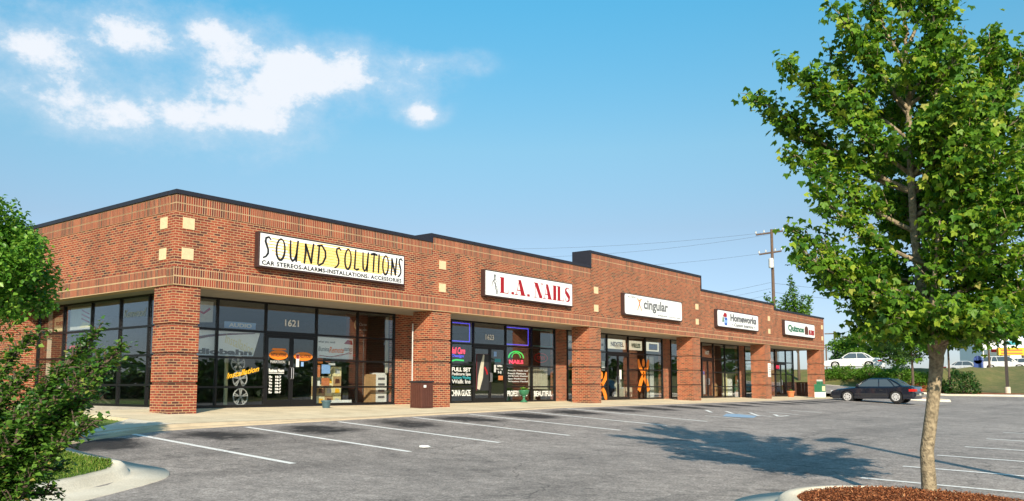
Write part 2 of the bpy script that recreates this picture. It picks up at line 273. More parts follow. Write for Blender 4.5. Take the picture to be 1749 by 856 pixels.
def emit(name, c, s):
    m, nt, p = newmat(name); p.inputs['Base Color'].default_value = (*[x * .3 for x in c], 1); p.inputs['Emission Color'].default_value = (*c, 1); p.inputs['Emission Strength'].default_value = s; MATS[name] = m
emit('neon_red', (1, .04, .10), 1.3); emit('neon_blue', (.10, .08, .9), .75); emit('neon_green', (.02, .8, .12), .8); emit('neon_pink', (1, .08, .35), 1.2); emit('lit_sign', (.95, .85, .6), .55)

# ------------------------------------------------------------------ mesh helpers
def tag(o, label=None, cat=None, group=None, kind=None):
    if label: o['label'] = label
    if cat: o['category'] = cat
    if group: o['group'] = group
    if kind: o['kind'] = kind
    return o
def thing(name, label, cat, loc=(0, 0, 0), rz=0, group=None):
    o = bpy.data.objects.new(name, None); col.objects.link(o); o.empty_display_size = .2
    o.location = loc; o.rotation_euler = (0, 0, rz); return tag(o, label, cat, group)
def wmat(o):
    m = Matrix.Translation(o.location) @ o.rotation_euler.to_matrix().to_4x4()
    return (wmat(o.parent) @ m) if o.parent else m
class MB:
    def __init__(s): s.v = []; s.f = []; s.uo = []; s.cur = (0, 0)
    def face(s, pts):
        i = len(s.v); s.v += [tuple(p) for p in pts]; s.f.append(tuple(range(i, i + len(pts)))); s.uo.append(s.cur)
    def add(s, V, F):
        i = len(s.v); s.v += [tuple(p) for p in V]
        for f in F: s.f.append(tuple(i + k for k in f)); s.uo.append(s.cur)
        return s
    def box(s, x0, x1, y0, y1, z0, z1, uo=None):
        if uo: s.cur = uo
        V = [(x, y, z) for z in (z0, z1) for y in (y0, y1) for x in (x0, x1)]
        s.add(V, [(0, 2, 3, 1), (4, 5, 7, 6), (0, 1, 5, 4), (2, 6, 7, 3), (0, 4, 6, 2), (1, 3, 7, 5)]); return s
    def tube(s, pts, rad, n=8, caps=True):
        pts = [Vector(p) for p in pts]; rad = rad if hasattr(rad, '__len__') else [rad] * len(pts)
        base = len(s.v); prev = None
        for i, p in enumerate(pts):
            d = (pts[min(i + 1, len(pts) - 1)] - pts[max(i - 1, 0)]).normalized()
            if prev is None: a = d.orthogonal().normalized()
            else: a = (prev - prev.dot(d) * d).normalized()
            prev = a; b = d.cross(a)
            for k in range(n):
                t = 2 * math.pi * k / n; s.v.append(tuple(p + rad[i] * (math.cos(t) * a + math.sin(t) * b)))
        for i in range(len(pts) - 1):
            for k in range(n):
                q = base + i * n; s.f.append((q + k, q + (k + 1) % n, q + n + (k + 1) % n, q + n + k)); s.uo.append(s.cur)
        if caps:
            s.f.append(tuple(base + k for k in reversed(range(n)))); s.uo.append(s.cur)
            s.f.append(tuple(base + (len(pts) - 1) * n + k for k in range(n))); s.uo.append(s.cur)
        return s
    def lathe(s, prof, c=(0, 0, 0), n=20, axis='z'):
        base = len(s.v)
        for (r, z) in prof:
            for k in range(n):
                t = 2 * math.pi * k / n
                if axis == 'z': s.v.append((c[0] + r * math.cos(t), c[1] + r * math.sin(t), c[2] + z))
                else: s.v.append((c[0] + r * math.cos(t), c[1] + z, c[2] + r * math.sin(t)))
        for i in range(len(prof) - 1):
            for k in range(n):
                q = base + i * n; s.f.append((q + k, q + (k + 1) % n, q + n + (k + 1) % n, q + n + k)); s.uo.append(s.cur)
        s.f.append(tuple(base + k for k in reversed(range(n)))); s.uo.append(s.cur)
        s.f.append(tuple(base + (len(prof) - 1) * n + k for k in range(n))); s.uo.append(s.cur)
        return s
    def prism(s, poly, T, t):              # poly in 2-D, T maps (a, b, depth) to 3-D
        n = len(poly); i = len(s.v)
        s.v += [tuple(T(a, b, 0)) for a, b in poly] + [tuple(T(a, b, t)) for a, b in poly]
        s.f.append(tuple(i + k for k in range(n))); s.f.append(tuple(i + n + k for k in reversed(range(n)))); s.uo += [s.cur] * 2
        for k in range(n): s.f.append((i + k, i + n + k, i + n + (k + 1) % n, i + (k + 1) % n)); s.uo.append(s.cur)
        return s
    def build(s, name, mat, parent=None, local=False, smooth=False, bevel=0, label=None):
        me = bpy.data.meshes.new(name)
        V = np.array(s.v, dtype=float).reshape(-1, 3)
        uvl = me.uv_layers.new(name='uv') if False else None
        VV = V
        if parent is not None and not local:
            mi = np.array(wmat(parent).inverted()); VV = V @ mi[:3, :3].T + mi[:3, 3]
        me.from_pydata([tuple(x) for x in VV], [], s.f); me.materials.append(MATS[mat])
        uvl = me.uv_layers.new(name='uv'); d = np.zeros(len(me.loops) * 2); li = 0
        for f, uo in zip(s.f, s.uo):
            P = V[list(f)]
            a = P[1] - P[0]; nn = np.zeros(3)
            for k in range(len(f)): nn += np.cross(P[k], P[(k + 1) % len(f)])
            ax = int(np.argmax(np.abs(nn)))
            u = P[:, 1] if ax == 0 else P[:, 0]; v = P[:, 1] if ax == 2 else P[:, 2]
            m = len(f); d[2 * li:2 * (li + m):2] = u - uo[0]; d[2 * li + 1:2 * (li + m):2] = v - uo[1]; li += m
        uvl.data.foreach_set('uv', d)
        if smooth: me.polygons.foreach_set('use_smooth', [True] * len(me.polygons))
        me.update()
        o = bpy.data.objects.new(name, me); col.objects.link(o)
        if parent is not None: o.parent = parent
        if bevel:
            b = o.modifiers.new('bevel', 'BEVEL'); b.width = bevel; b.segments = 2; b.limit_method = 'ANGLE'
        if label: o['label'] = label
        return o
def copy_tree(o, parent=None):
    c = o.copy(); col.objects.link(c)
    if parent is not None: c.parent = parent
    for ch in list(o.children): copy_tree(ch, c)
    return c
def npmesh(name, V, F, mat, parent=None, var=None, smooth=False):
    """V (n,3) world coordinates, F (m,k) equal-sized faces"""
    V = np.asarray(V, float); F = np.asarray(F, int)
    if parent is not None:
        mi = np.array(wmat(parent).inverted()); V = V @ mi[:3, :3].T + mi[:3, 3]
    me = bpy.data.meshes.new(name); me.vertices.add(len(V)); me.vertices.foreach_set('co', V.ravel())
    k = F.shape[1]; me.loops.add(F.size); me.loops.foreach_set('vertex_index', F.ravel()); me.polygons.add(len(F))
    me.polygons.foreach_set('loop_start', np.arange(0, F.size, k)); me.polygons.foreach_set('loop_total', np.full(len(F), k))
    if smooth: me.polygons.foreach_set('use_smooth', np.ones(len(F), bool))
    me.update(calc_edges=True); me.materials.append(MATS[mat])
    if var is not None:
        a = me.attributes.new('var', 'FLOAT', 'FACE'); a.data.foreach_set('value', np.asarray(var, float))
    o = bpy.data.objects.new(name, me); col.objects.link(o)
    if parent is not None: o.parent = parent
    return o
def leaves(name, C, size, mat, parent=None, droop=.5, lobes=1, bias=None, spread=.35, wid=.36):
    """folded leaf blades at points C"""
    C = np.asarray(C); n = len(C)
    az = rng.uniform(0, 2 * math.pi, n); tilt = rng.normal(-droop, spread, n)
    d = np.stack([np.cos(az) * np.cos(tilt), np.sin(az) * np.cos(tilt), np.sin(tilt)], 1)
    up = np.tile([0, 0, 1.], (n, 1)) + rng.normal(0, .35, (n, 3)); sdv = np.cross(d, up); sdv /= np.linalg.norm(sdv, axis=1)[:, None] + 1e-9
    nv = np.cross(sdv, d)
    sz = size * rng.uniform(.7, 1.3, n)
    Vs = []; Fs = []; base = 0; var = rng.beta(2, 2.4, n) if bias is None else np.clip(bias + rng.normal(0, .16, n), 0, 1)
    vv = []
    angs = [0] if lobes == 1 else [-.95, 0, .95]
    for a in angs:
        dd = d * math.cos(a) + sdv * math.sin(a); ss = sdv * math.cos(a) - d * math.sin(a); l = sz * (1 if a == 0 else .78)
        P0 = C; P1 = C + (dd * .45 - ss * wid + nv * .10) * l[:, None]; P2 = C + (dd + nv * -.12) * l[:, None]; P3 = C + (dd * .45 + ss * wid + nv * .10) * l[:, None]
        V = np.stack([P0, P1, P2, P3], 1).reshape(-1, 3); i = np.arange(n) * 4 + base
        F = np.concatenate([np.stack([i, i + 1, i + 2], 1), np.stack([i, i + 2, i + 3], 1)], 0); Vs.append(V); Fs.append(F); vv += [var, var]; base += 4 * n
    return npmesh(name, np.concatenate(Vs), np.concatenate(Fs), mat, parent, np.concatenate(vv))

def text_obj(body, x0, x1, z0, z1, T, mat, parent, name='lettering', shear=0, bold=0, thick=.004, stretch=True, spacing=1.0):
    """flat raised lettering fitted to a rectangle; T maps (a, b, depth) to world"""
    cu = bpy.data.curves.new('t', 'FONT'); cu.body = body; cu.size = 1; cu.shear = shear; cu.offset = bold; cu.resolution_u = 3; cu.space_character = spacing; cu.extrude = .005
    t = bpy.data.objects.new('t', cu); col.objects.link(t); dg = bpy.context.evaluated_depsgraph_get(); dg.update()
    me = bpy.data.meshes.new_from_object(t.evaluated_get(dg)); bpy.data.objects.remove(t)
    n = len(me.vertices); co = np.zeros(n * 3); me.vertices.foreach_get('co', co); co = co.reshape(-1, 3)
    mn, mx_ = co.min(0), co.max(0); sx = (x1 - x0) / (mx_[0] - mn[0]); sz = (z1 - z0) / (mx_[1] - mn[1])
    if not stretch: sx = sz = min(sx, sz)
    out_ = np.array([tuple(T(x0 + (c[0] - mn[0]) * sx, z0 + (c[1] - mn[1]) * sz, thick if c[2] > 0 else 0)) for c in co])
    if parent is not None:
        mi = np.array(wmat(parent).inverted()); out_ = out_ @ mi[:3, :3].T + mi[:3, 3]
    me.vertices.foreach_set('co', out_.ravel()); me.materials.clear(); me.materials.append(MATS[mat]); me.update(); me.name = name
    o = bpy.data.objects.new(name, me); col.objects.link(o)
    if parent is not None: o.parent = parent
    return o
def TF(y):                     # writing on a plane facing the street (-y), raised towards the viewer
    return lambda a, b, t: (a, y - t, b)
def TL(x):                     # writing on a plane facing the left (-x)
    return lambda a, b, t: (x - t, a, b)
def ribbon(mb, pts, wd, T, t=.004):
    pts = [Vector((p[0], p[1])) for p in pts]; n = len(pts); wd = wd if hasattr(wd, '__len__') else [wd] * n
    l = []; r = []
    for i in range(n):
        d = (pts[min(i + 1, n - 1)] - pts[max(i - 1, 0)]); d = d.normalized() if d.length > 0 else Vector((1, 0)); nn = Vector((-d.y, d.x)) * wd[i] / 2
        l.append(pts[i] + nn); r.append(pts[i] - nn)
    for i in range(n - 1): mb.prism([l[i], r[i], r[i + 1], l[i + 1]], T, t)
def arc(cx, cy, rx, ry, a0, a1, n=12, rot=0):
    o = []
    for i in range(n + 1):
        a = R(a0 + (a1 - a0) * i / n); x = rx * math.cos(a); y = ry * math.sin(a); c, s_ = math.cos(rot), math.sin(rot); o.append((cx + x * c - y * s_, cy + x * s_ + y * c))
    return o

# ------------------------------------------------------------------ ground heights
def G(x, y):
    d = -y; z = -.15
    if d > 4.05: z -= .06 * (min(d, 9.7) - 4.05)
    if d > 9.7: z -= .03 * (min(d, 20) - 9.7)
    if d > 20: z -= .01 * (min(d, 60) - 20)
    return z + .012 * min(max(x, -6), 12)
def Ek(y): return float(np.interp(y, [-60, -12, -6, 0, 3, 12, 60], [-.4, -.04, 0, .48, .72, 1.15, 1.3]))
def sst(t): t = min(max(t, 0), 1); return t * t * (3 - 2 * t)
def H(x, y):
    if x <= 46: return G(x, y)
    if x <= 60:
        k = sst((x - 46) / 14); return G(x, y) * (1 - k) + Ek(y) * k
    k = sst((y + 8) / 5); wd = 36 * (1 - k) + 5.0 * k; top = 2.95 * (1 - k) + 2.25 * k
    if y < -16: top -= .06 * min(-16 - y, 20)
    e = Ek(y) + .13
    return e + (top - e) * sst((x - 60.4) / wd)
# the ground as one sheet to the horizon
gx = list(np.arange(-1200, -60, 120)) + list(np.arange(-60, -14, 4)) + list(np.arange(-14, 46, 2)) + list(np.arange(46, 110, 1.0)) + list(np.arange(110, 200, 10)) + list(np.arange(200, 1400, 150))
gy = list(np.arange(-1200, -80, 120)) + list(np.arange(-80, -24, 4)) + list(np.arange(-24, 30, 1.0)) + list(np.arange(30, 100, 8)) + list(np.arange(100, 1300, 150))
V = []; F = []
for y in gy:
    for x in gx:
        off = -.25 if x < 60.3 else 0
        V.append((x, y, H(x, y) + off))
nx = len(gx)
for j in range(len(gy) - 1):
    for i in range(nx - 1): q = j * nx + i; F.append((q, q + 1, q + nx + 1, q + nx))
o = npmesh('ground', V, F, 'verge', smooth=True); tag(o, kind='structure')
# asphalt
ax = list(np.arange(-40, 60.01, 1.0)); ay = list(np.arange(-60, -3.2, .8)) + [-3.2]
V = [(x, y, H(x, y)) for y in ay for x in ax]; nx = len(ax)
F = [(j * nx + i, j * nx + i + 1, (j + 1) * nx + i + 1, (j + 1) * nx + i) for j in range(len(ay) - 1) for i in range(nx - 1)]
o = npmesh('parking_lot', V, F, 'asphalt', smooth=True); tag(o, kind='structure')
ax = list(np.arange(52.2, 60.01, .6)); ay = list(np.arange(-3.2, 40, .8)); nx = len(ax)
V = [(x, y, H(x, y)) for y in ay for x in ax]; F = [(j * nx + i, j * nx + i + 1, (j + 1) * nx + i + 1, (j + 1) * nx + i) for j in range(len(ay) - 1) for i in range(nx - 1)]
o = npmesh('road', V, F, 'asphalt', smooth=True); tag(o, kind='structure')

# sidewalk
def SW(x, y): return .02 + .035 * min(max(y, -3), 2.2) - .085 * min(max(x, 0), 50) / 50
def sheet(name, poly_rows, mat, thick=.3, kind='structure'):
    """rows of points (each row the same count) -> top sheet with a skirt"""
    rows = poly_rows; n = len(rows[0]); mb = MB(); V = [p for r_ in rows for p in r_]; F = []
    for j in range(len(rows) - 1):
        for i in range(n - 1): q = j * n + i; F.append((q, q + 1, q + n + 1, q + n))
    mb.add(V, F)
    edge = [rows[0][i] for i in range(n)] + [rows[j][-1] for j in range(1, len(rows))] + [rows[-1][i] for i in reversed(range(n - 1))] + [rows[j][0] for j in reversed(range(1, len(rows) - 1))]
    for i in range(len(edge)):
        a = edge[i]; b = edge[(i + 1) % len(edge)]; mb.face([a, b, (b[0], b[1], b[2] - thick), (a[0], a[1], a[2] - thick)])
    o = mb.build(name, mat); tag(o, kind=kind); return o
KY = -2.95                                    # back of the kerb
xs = [-1.6, -.8] + list(np.arange(0, 52.1, 1.0))
rows = [[(x, y, SW(x, y)) for x in xs] for y in (2.4, .93, 0, -1.2, -2.2, KY)]
sheet('sidewalk', rows, 'sidewalk')
# left walk that swings away along the kerb
up = [(-1.6, -1.1), (-3.5, -3.0), (-5.2, -4.1), (-9, -5.6), (-16, -7.0)]; lo = [(-1.6, KY), (-3.7, -3.95), (-5.45, -4.95), (-9, -7.2), (-16, -8.6)]
def LW(x, y): return SW(0, y) - .0 - .045 * min(max(-x - 1.6, 0), 6)
rows = [[(a[0] + (b[0] - a[0]) * k, a[1] + (b[1] - a[1]) * k, LW(a[0] + (b[0] - a[0]) * k, a[1] + (b[1] - a[1]) * k)) for a, b in zip(up, lo)] for k in (0, .5, 1)]
sheet('footpath', rows, 'kerb')
# grass beside the building
gp = [[(-30, 24, -.1), (-.02, 24, -.02)], [(-30, 6, -.12), (-.02, 6, -.03)], [(-30, 1.0, -.15), (-.02, .95, -.03)], [(-16, -4.2, -.35), (-.5, -.1, -.05)], [(-16, -6.9, -.36), (-1.55, -1.12, -.09)], [(-16, -7.1, -.38), (-3.4, -3.1, -.23)]]
V = []; F = []
for r_ in gp:
    for k in np.linspace(0, 1, 24): V.append((r_[0][0] + (r_[1][0] - r_[0][0]) * k, r_[0][1] + (r_[1][1] - r_[0][1]) * k, r_[0][2] + (r_[1][2] - r_[0][2]) * k))
for j in range(5):
    for i in range(23): q = j * 24 + i; F.append((q, q + 1, q + 25, q + 24))
o = npmesh('lawn', V, F, 'grass'); tag(o, kind='structure')

# kerbs: path = outer gutter edge, inward normal to the left of travel
def smooth_path(pts, n=6, closed=False):
    P = [Vector((p[0], p[1])) for p in pts]; o = []
    m = len(P); rngi = range(m) if closed else range(m - 1)
    for i in rngi:
        p0 = P[(i - 1) % m] if closed or i > 0 else P[0]; p1 = P[i]; p2 = P[(i + 1) % m]; p3 = P[(i + 2) % m] if closed or i < m - 2 else P[-1]
        for k in range(n):
            t = k / n; o.append(.5 * ((2 * p1) + (-p0 + p2) * t + (2 * p0 - 5 * p1 + 4 * p2 - p3) * t * t + (-p0 + 3 * p1 - 3 * p2 + p3) * t ** 3))
    if not closed: o.append(P[-1])
    return o
def kerb(name, path, side, prof, label=None, closed=False, h=H, mat='kerb', flush=None):
    n = len(path); V = []; k = len(prof)
    for i, p in enumerate(path):
        a = path[(i - 1) % n] if closed or i > 0 else path[0]; b = path[(i + 1) % n] if closed or i < n - 1 else path[-1]
        d = (b - a).normalized(); nn = Vector((-d.y, d.x)) * side
        for (w_, z_) in prof:
            q = p + nn * w_
            zz = h(p.x, p.y) + z_
            if flush and w_ >= .5: zz = flush(q.x, q.y) + (z_ - .15)
            V.append((q.x, q.y, zz))
    F = []
    for i in range(n if closed else n - 1):
        for j in range(k - 1): a = i * k + j; b = ((i + 1) % n) * k + j; F.append((a, b, b + 1, a + 1))
    o = npmesh(name, V, F, mat); 
    return o
PROF = [(0, -.1), (0, .014), (.48, .022), (.52, .04), (.56, .125), (.60, .15), (.76, .152), (.76, -.1)]
# gutter and kerb in front of the shops: two meshes, the gutter pan is yellower
pf = smooth_path([(52.2, -3.72), (40, -3.72), (28, -3.72), (14, -3.72), (4, -3.72), (-.6, -3.72), (-2.4, -3.95), (-3.9, -4.6), (-5.0, -5.25)], 8)
o = kerb('gutter', pf, -1, [(0, -.1), (0, .012), (.55, .016)], mat='gutter'); tag(o, kind='structure')
V = []; F = []; n = len(pf)
for i, p in enumerate(pf):
    a = pf[max(i - 1, 0)]; b = pf[min(i + 1, n - 1)]; d = (b - a).normalized(); nn = Vector((-d.y, d.x)) * -1
    top = max((SW(p.x, KY) if p.x > -1.6 else LW(p.x, p.y + .7)), H(p.x, p.y) + .012) + .004
    for (w_, z_) in [(.55, H(p.x, p.y) - .006), (.60, (H(p.x, p.y) + top) / 2), (.64, top - .01), (.67, top), (.80, top), (.80, top - .2)]: q = p + nn * w_; V.append((q.x, q.y, z_))
for i in range(n - 1):
    for j in range(5): a = i * 6 + j; F.append((a, a + 6, a + 7, a + 1))
o = npmesh('kerb', V, F, 'gutter'); tag(o, kind='structure')
# left island
isl = smooth_path([(-5.0, -5.0), (-5.08, -6.5), (-5.05, -7.8), (-5.0, -8.55), (-5.35, -9.2), (-6.1, -9.72), (-7.4, -10.55), (-9.5, -11.9), (-13, -13.8), (-20, -16.5)], 8)
o = kerb('kerb', isl, -1, PROF); tag(o, kind='structure')
V = []; F = []; m = len(isl); kk = 8
inner = []
for i, p in enumerate(isl):
    a = isl[max(i - 1, 0)]; b = isl[min(i + 1, m - 1)]; d = (b - a).normalized(); inner.append(p + Vector((-d.y, d.x)) * -1 * .74)
tgt = [Vector((-5.6, -5.0)).lerp(Vector((-20, -8.2)), (i / (m - 1)) ** 1.3) for i in range(m)]
for i in range(m):
    for k in range(kk):
        q = inner[i].lerp(tgt[i], k / (kk - 1)); 
        z = H(isl[i].x, isl[i].y) + .145 + .05 * math.sin(min(k / 2, 1) * 1.57); zt = LW(q.x, q.y) - .02; z = z + (zt - z) * (k / (kk - 1)) ** 1.5
        V.append((q.x, q.y, z))
for i in range(m - 1):
    for k in range(kk - 1): a = i * kk + k; F.append((a, a + kk, a + kk + 1, a + 1))
isl_o = npmesh('grass_island', V, F, 'grass', smooth=True); tag(isl_o, kind='structure'); islV = np.array(V); islF = np.array(F)
# right island with mulch round the young tree
IC = Vector((-1.35, -17.95)); ring = [IC + Vector((2.05 * math.cos(a), 2.2 * math.sin(a))) for a in np.linspace(0, 2 * math.pi, 56, endpoint=False)]
o = kerb('kerb', ring, 1, PROF, closed=True); tag(o, kind='structure')
V = []; F = []; nr = 10
for i, p in enumerate(ring):
    for k in range(nr):
        f = 1 - k / (nr - 1); rr = (p - IC); q = IC + rr * (f * (1 - .74 / rr.length)); base = G(p.x, p.y) * f + G(IC.x, IC.y) * (1 - f)
        V.append((q.x, q.y, base + (.13 + .09 * (1 - f ** 2)) + (random.uniform(-.012, .012) if 0 < k < nr - 1 else 0)))
for i in range(56):
    for k in range(nr - 1): a = i * nr + k; b = ((i + 1) % 56) * nr + k; F.append((a, b, b + 1, a + 1))
o = npmesh('mulch_bed', V, F, 'mulch', smooth=True); tag(o, kind='structure')
def chips(n, fn, size, name, mat, lab=None, droop=0., wid=.2):
    P = [fn() for _ in range(n)]; o = leaves(name, P, size, mat, None, droop=droop, spread=.5, wid=wid); tag(o, kind='stuff'); return o
def mz(x, y):
    rr = Vector((x, y)) - IC; f = min(math.hypot(rr.x / 2.05, rr.y / 2.2) / .70, 1); return G(x, y) * 1.0 + .13 + .09 * (1 - f * f)
def mp():
    a = random.uniform(0, 6.283); f = math.sqrt(random.random()) * .64; x = IC.x + 2.05 * f * math.cos(a); y = IC.y + 2.2 * f * math.sin(a); return (x, y, mz(x, y) + random.uniform(-.01, .03))
chips(24000, mp, .036, 'mulch', 'mulch_chip')
# grass blades on the visible left island and by the wall
def tri_pts(V, F, n, cond):
    out_ = []
    while len(out_) < n:
        f = F[random.randrange(len(F))]; a, b = random.random(), random.random(); p = V[f[0]] * (1 - a) * (1 - b) + V[f[1]] * a * (1 - b) + V[f[2]] * a * b + V[f[3]] * (1 - a) * b
        if cond(p): out_.append(p)
    return np.array(out_)
P = tri_pts(islV, islF, 26000, lambda p: p[0] > -9.5)
o = leaves('grass', P, .055, 'grass_blade', None, droop=-1.1, spread=.35, wid=.09); tag(o, kind='stuff')
P = []
while len(P) < 9000:
    y = random.uniform(-1.6, 4); x = random.uniform(-4.5, -.05)
    if y < x * 1.0 + .45 and x < -.3 and y < 0: 
        if y < x * 1.02 + .55: continue
    P.append((x, y, -.04 - .02 * -x - .05 * max(-y, 0)))
o = leaves('grass', P, .05, 'grass_blade', None, droop=-1.1, spread=.35, wid=.1); tag(o, kind='stuff')
# far kerb and the bank
pk = smooth_path([(60.0, -40), (60, -20), (60, -12), (60, -6), (60, -2), (60, 3), (60, 12), (60, 38)], 6)
o = kerb('kerb', pk, -1, [(0, -.1), (0, .01), (.3, 0), (.34, .12), (.38, .14), (.62, .145), (.62, -.1)]); tag(o, kind='structure')
# end-of-row island beyond the dark car
ring2 = [Vector((48.2, -6.0)) + Vector((1.3 * math.cos(a) * (1 if abs(math.cos(a)) < .7 else 1), 2.6 * math.sin(a))) for a in np.linspace(0, 2 * math.pi, 40, endpoint=False)]
o = kerb('kerb', ring2, 1, [(0, -.1), (0, .01), (.05, .13), (.1, .15), (.28, .15), (.28, -.1)], closed=True); tag(o, kind='structure')
mb = MB(); cz = H(48.2, -6) + .2
for i in range(40):
    a = ring2[i]; b = ring2[(i + 1) % 40]; c = Vector((48.2, -6)); qa = c + (a - c) * .82; qb = c + (b - c) * .82
    mb.face([(qa.x, qa.y, H(a.x, a.y) + .145), (qb.x, qb.y, H(b.x, b.y) + .145), (c.x, c.y, cz)])
o = mb.build('mulch_bed', 'mulch'); tag(o, kind='structure')
# painted lines
def strip(mb, a, b, wdt, lift=.006, seg=8):
    a = Vector(a); b = Vector(b); d = (b - a).normalized(); nn = Vector((-d.y, d.x)) * wdt / 2
    for i in range(seg):
        p = a.lerp(b, i / seg); q = a.lerp(b, (i + 1) / seg); pts = [p + nn, p - nn, q - nn, q + nn]; mb.face([(t.x, t.y, H(t.x, t.y) + lift) for t in pts])
stripe_x = [-3.17, -.58, 2.0, 4.55, 6.8, 9.25, 11.75, 14.2]
mb = MB()
for i, x in enumerate(stripe_x[:7]): strip(mb, (x, -4.15), (x, -9.12), .13, seg=10)
for x in (36.9, 39.5, 42.1): strip(mb, (x, -4.15), (x, -9.1), .11, seg=10)
for x, y in ((1.85, -16.28), (4.0, -16.36), (6.5, -16.38), (8.98, -16.42), (11.75, -16.39), (15.2, -16.25), (18.2, -16.3), (21, -16.3), (24, -16.3)): strip(mb, (x, y), (x, -21.4), .13, seg=10)
for x in (14.2, 16.8, 19.4, 22.0): strip(mb, (x, -7.9), (x, -9.1), .11, seg=4)
o = mb.build('parking_lines', 'paint_white'); tag(o, kind='structure')
mb = MB()
for (p, q) in [((1206, 701), (1215, 705)), ((1240, 703), (1252, 707)), ((1281, 705.5), (1296, 711)), ((1323, 708.5), (1330, 712)), ((1330, 712), (1347, 710.5))]:
    def gp_(px, py):
        z = -.3
        for _ in range(40): P_ = on(px, py, 2, z); z = .7 * z + .3 * H(P_.x, P_.y)
        return (P_.x, P_.y)
    strip(mb, gp_(*p), gp_(*q), .13, .011, 2)
o = mb.build('road_marking', 'paint_white'); tag(o, kind='structure')
mb = MB(); Q = [gp_(*q) for q in [(1234, 711.5), (1241, 707), (1262, 707.8), (1293, 711), (1287, 714.2), (1255, 713)]]
mb.face([(x, y, H(x, y) + .008) for x, y in Q]); o = mb.build('road_marking', 'paint_blue'); tag(o, kind='structure')

# ------------------------------------------------------------------ the shopping building
B = thing('shop_building', 'long single storey red brick shopping block with stepped parapet, brick piers and dark glazed shopfronts', 'building', (0, 0, 0))
SOF = 3.32; PLANE = 2.15; LEFT = .93; XE = 50.7; YB = 24
sec = [(0, 9.6, 5.80), (9.6, 19.7, 6.00), (19.7, 30.6, 6.68), (30.6, 41.1, 5.96), (41.1, XE, 5.66)]
for i, (x0, x1, zt) in enumerate(sec):
    zc = zt - .11
    mb = MB(); mb.box(x0, x1, 0, .32, 3.80, zc - .44, (0, 0)); mb.build('wall', 'brick', B)
    mb = MB(); mb.box(x0, x1, -.012, .32, 3.335, 3.535, (.0, 3.335 - .2032)); mb.box(x0, x1, -.012, .32, 3.565, 3.80, (.0, 3.565 - .0)); mb.build('soldier_course', 'brick_soldier', B)
    mb = MB(); mb.box(x0, x1, -.018, .32, 3.535, 3.565); mb.box(x0, x1, -.02, .32, SOF, 3.335); mb.build('mortar_joint', 'mortar', B)
    mb = MB(); mb.box(x0, x1, -.012, .32, zc - .44, zc - .235, (0, zc - .44)); mb.box(x0, x1, -.010, .32, zc - .225, zc, (0, zc - .225)); mb.box(x0, x1, -.006, .3, zc - .235, zc - .225); mb.build('soldier_course', 'brick_soldier', B)
    mb = MB(); mb.box(x0 - (.04 if i == 0 else 0), x1 + (.04 if i == 4 else 0), -.05, .36, zc, zt); mb.build('coping', 'coping', B)
for (x, za, zb) in ((9.6, 5.80, 6.0), (19.7, 6.0, 6.68)):
    MB().box(x - .10, x, -.052, .9, za - .02, zb + .001).build('coping', 'coping', B)
for (x, za, zb) in ((30.6, 5.96, 6.68), (41.1, 5.66, 5.96)):
    MB().box(x, x + .06, -.052, .36, za + .001, zb + .001).build('coping', 'coping', B)
# left and right side fascia
for (x0, x1, yb, zt, s) in ((0, .32, YB, 5.80, -1), (XE - .32, XE, YB, 5.66, 1)):
    zc = zt - .11; e = .012
    a, b = (x0 - e, x1) if s < 0 else (x0, x1 + e)
    MB().box(x0, x1, .32, yb, 3.80, zc - .44, (0, 0)).build('wall', 'brick', B)
    mb = MB(); mb.box(a, b, .3205, yb, 3.335, 3.535, (0, 3.335)); mb.box(a, b, .3205, yb, 3.565, 3.80, (0, 3.565)); mb.box(a, b, .3205, yb, zc - .44, zc - .235, (0, zc - .44)); mb.box(a, b, .3205, yb, zc - .225, zc, (0, zc - .225))
    mb.box(a, a + .013 if s < 0 else a, 0, .3205, 3.335, 3.80, (0, 3.335)); mb.build('soldier_course', 'brick_soldier', B)
    a2, b2 = (x0 - .018, x1) if s < 0 else (x0, x1 + .018)
    mb = MB(); mb.box(a2, b2, .32, yb, 3.535, 3.565); mb.box(a2, b2, .32, yb, SOF, 3.335); mb.build('mortar_joint', 'mortar', B)
    MB().box(x0 - (.05 if s < 0 else 0), x1 + (.05 if s > 0 else 0), .36, yb, zc, zt).build('coping', 'coping', B)
# accent tiles
def tile(T, a, z): MB().prism([(a, z), (a + .33, z), (a + .33, z + .30), (a, z + .30)], T, .03).build('accent_tile', 'tile', B)
for x in (.20, 9.96, 19.96, 29.97, 40.10, 50.15):
    for z in (4.80, 4.00): tile(TF(.01), x, z)
for z in (4.82, 4.00): tile(TL(.01), .385, z)
# piers with recessed courses, the shade in the grooves painted as darker brick
def pier(x0, x1, y0, y1, name='pier'):
    mb = MB(); zz = [-.35, .76, 1.52, 2.28]; top = SOF + .002
    for k, z in enumerate(zz):
        z0 = z + (.072 if k else 0); z1 = zz[k + 1] if k < 3 else top; mb.box(x0, x1, y0, y1, z0, z1, (0, 0))
    p = mb.build(name, 'brick', B); 
    for z in zz[1:]: MB().box(x0 + .028, x1 - .028, y0 + .028, y1 - .028, z, z + .072).build('recessed_course', 'brick_shaded', p)
    return p
for (x0, x1) in ((0.03, .80), (9.67, 10.60), (19.60, 20.53), (29.58, 30.50), (39.52, 40.45), (49.72, XE - .03)): pier(x0, x1, .03, .95)
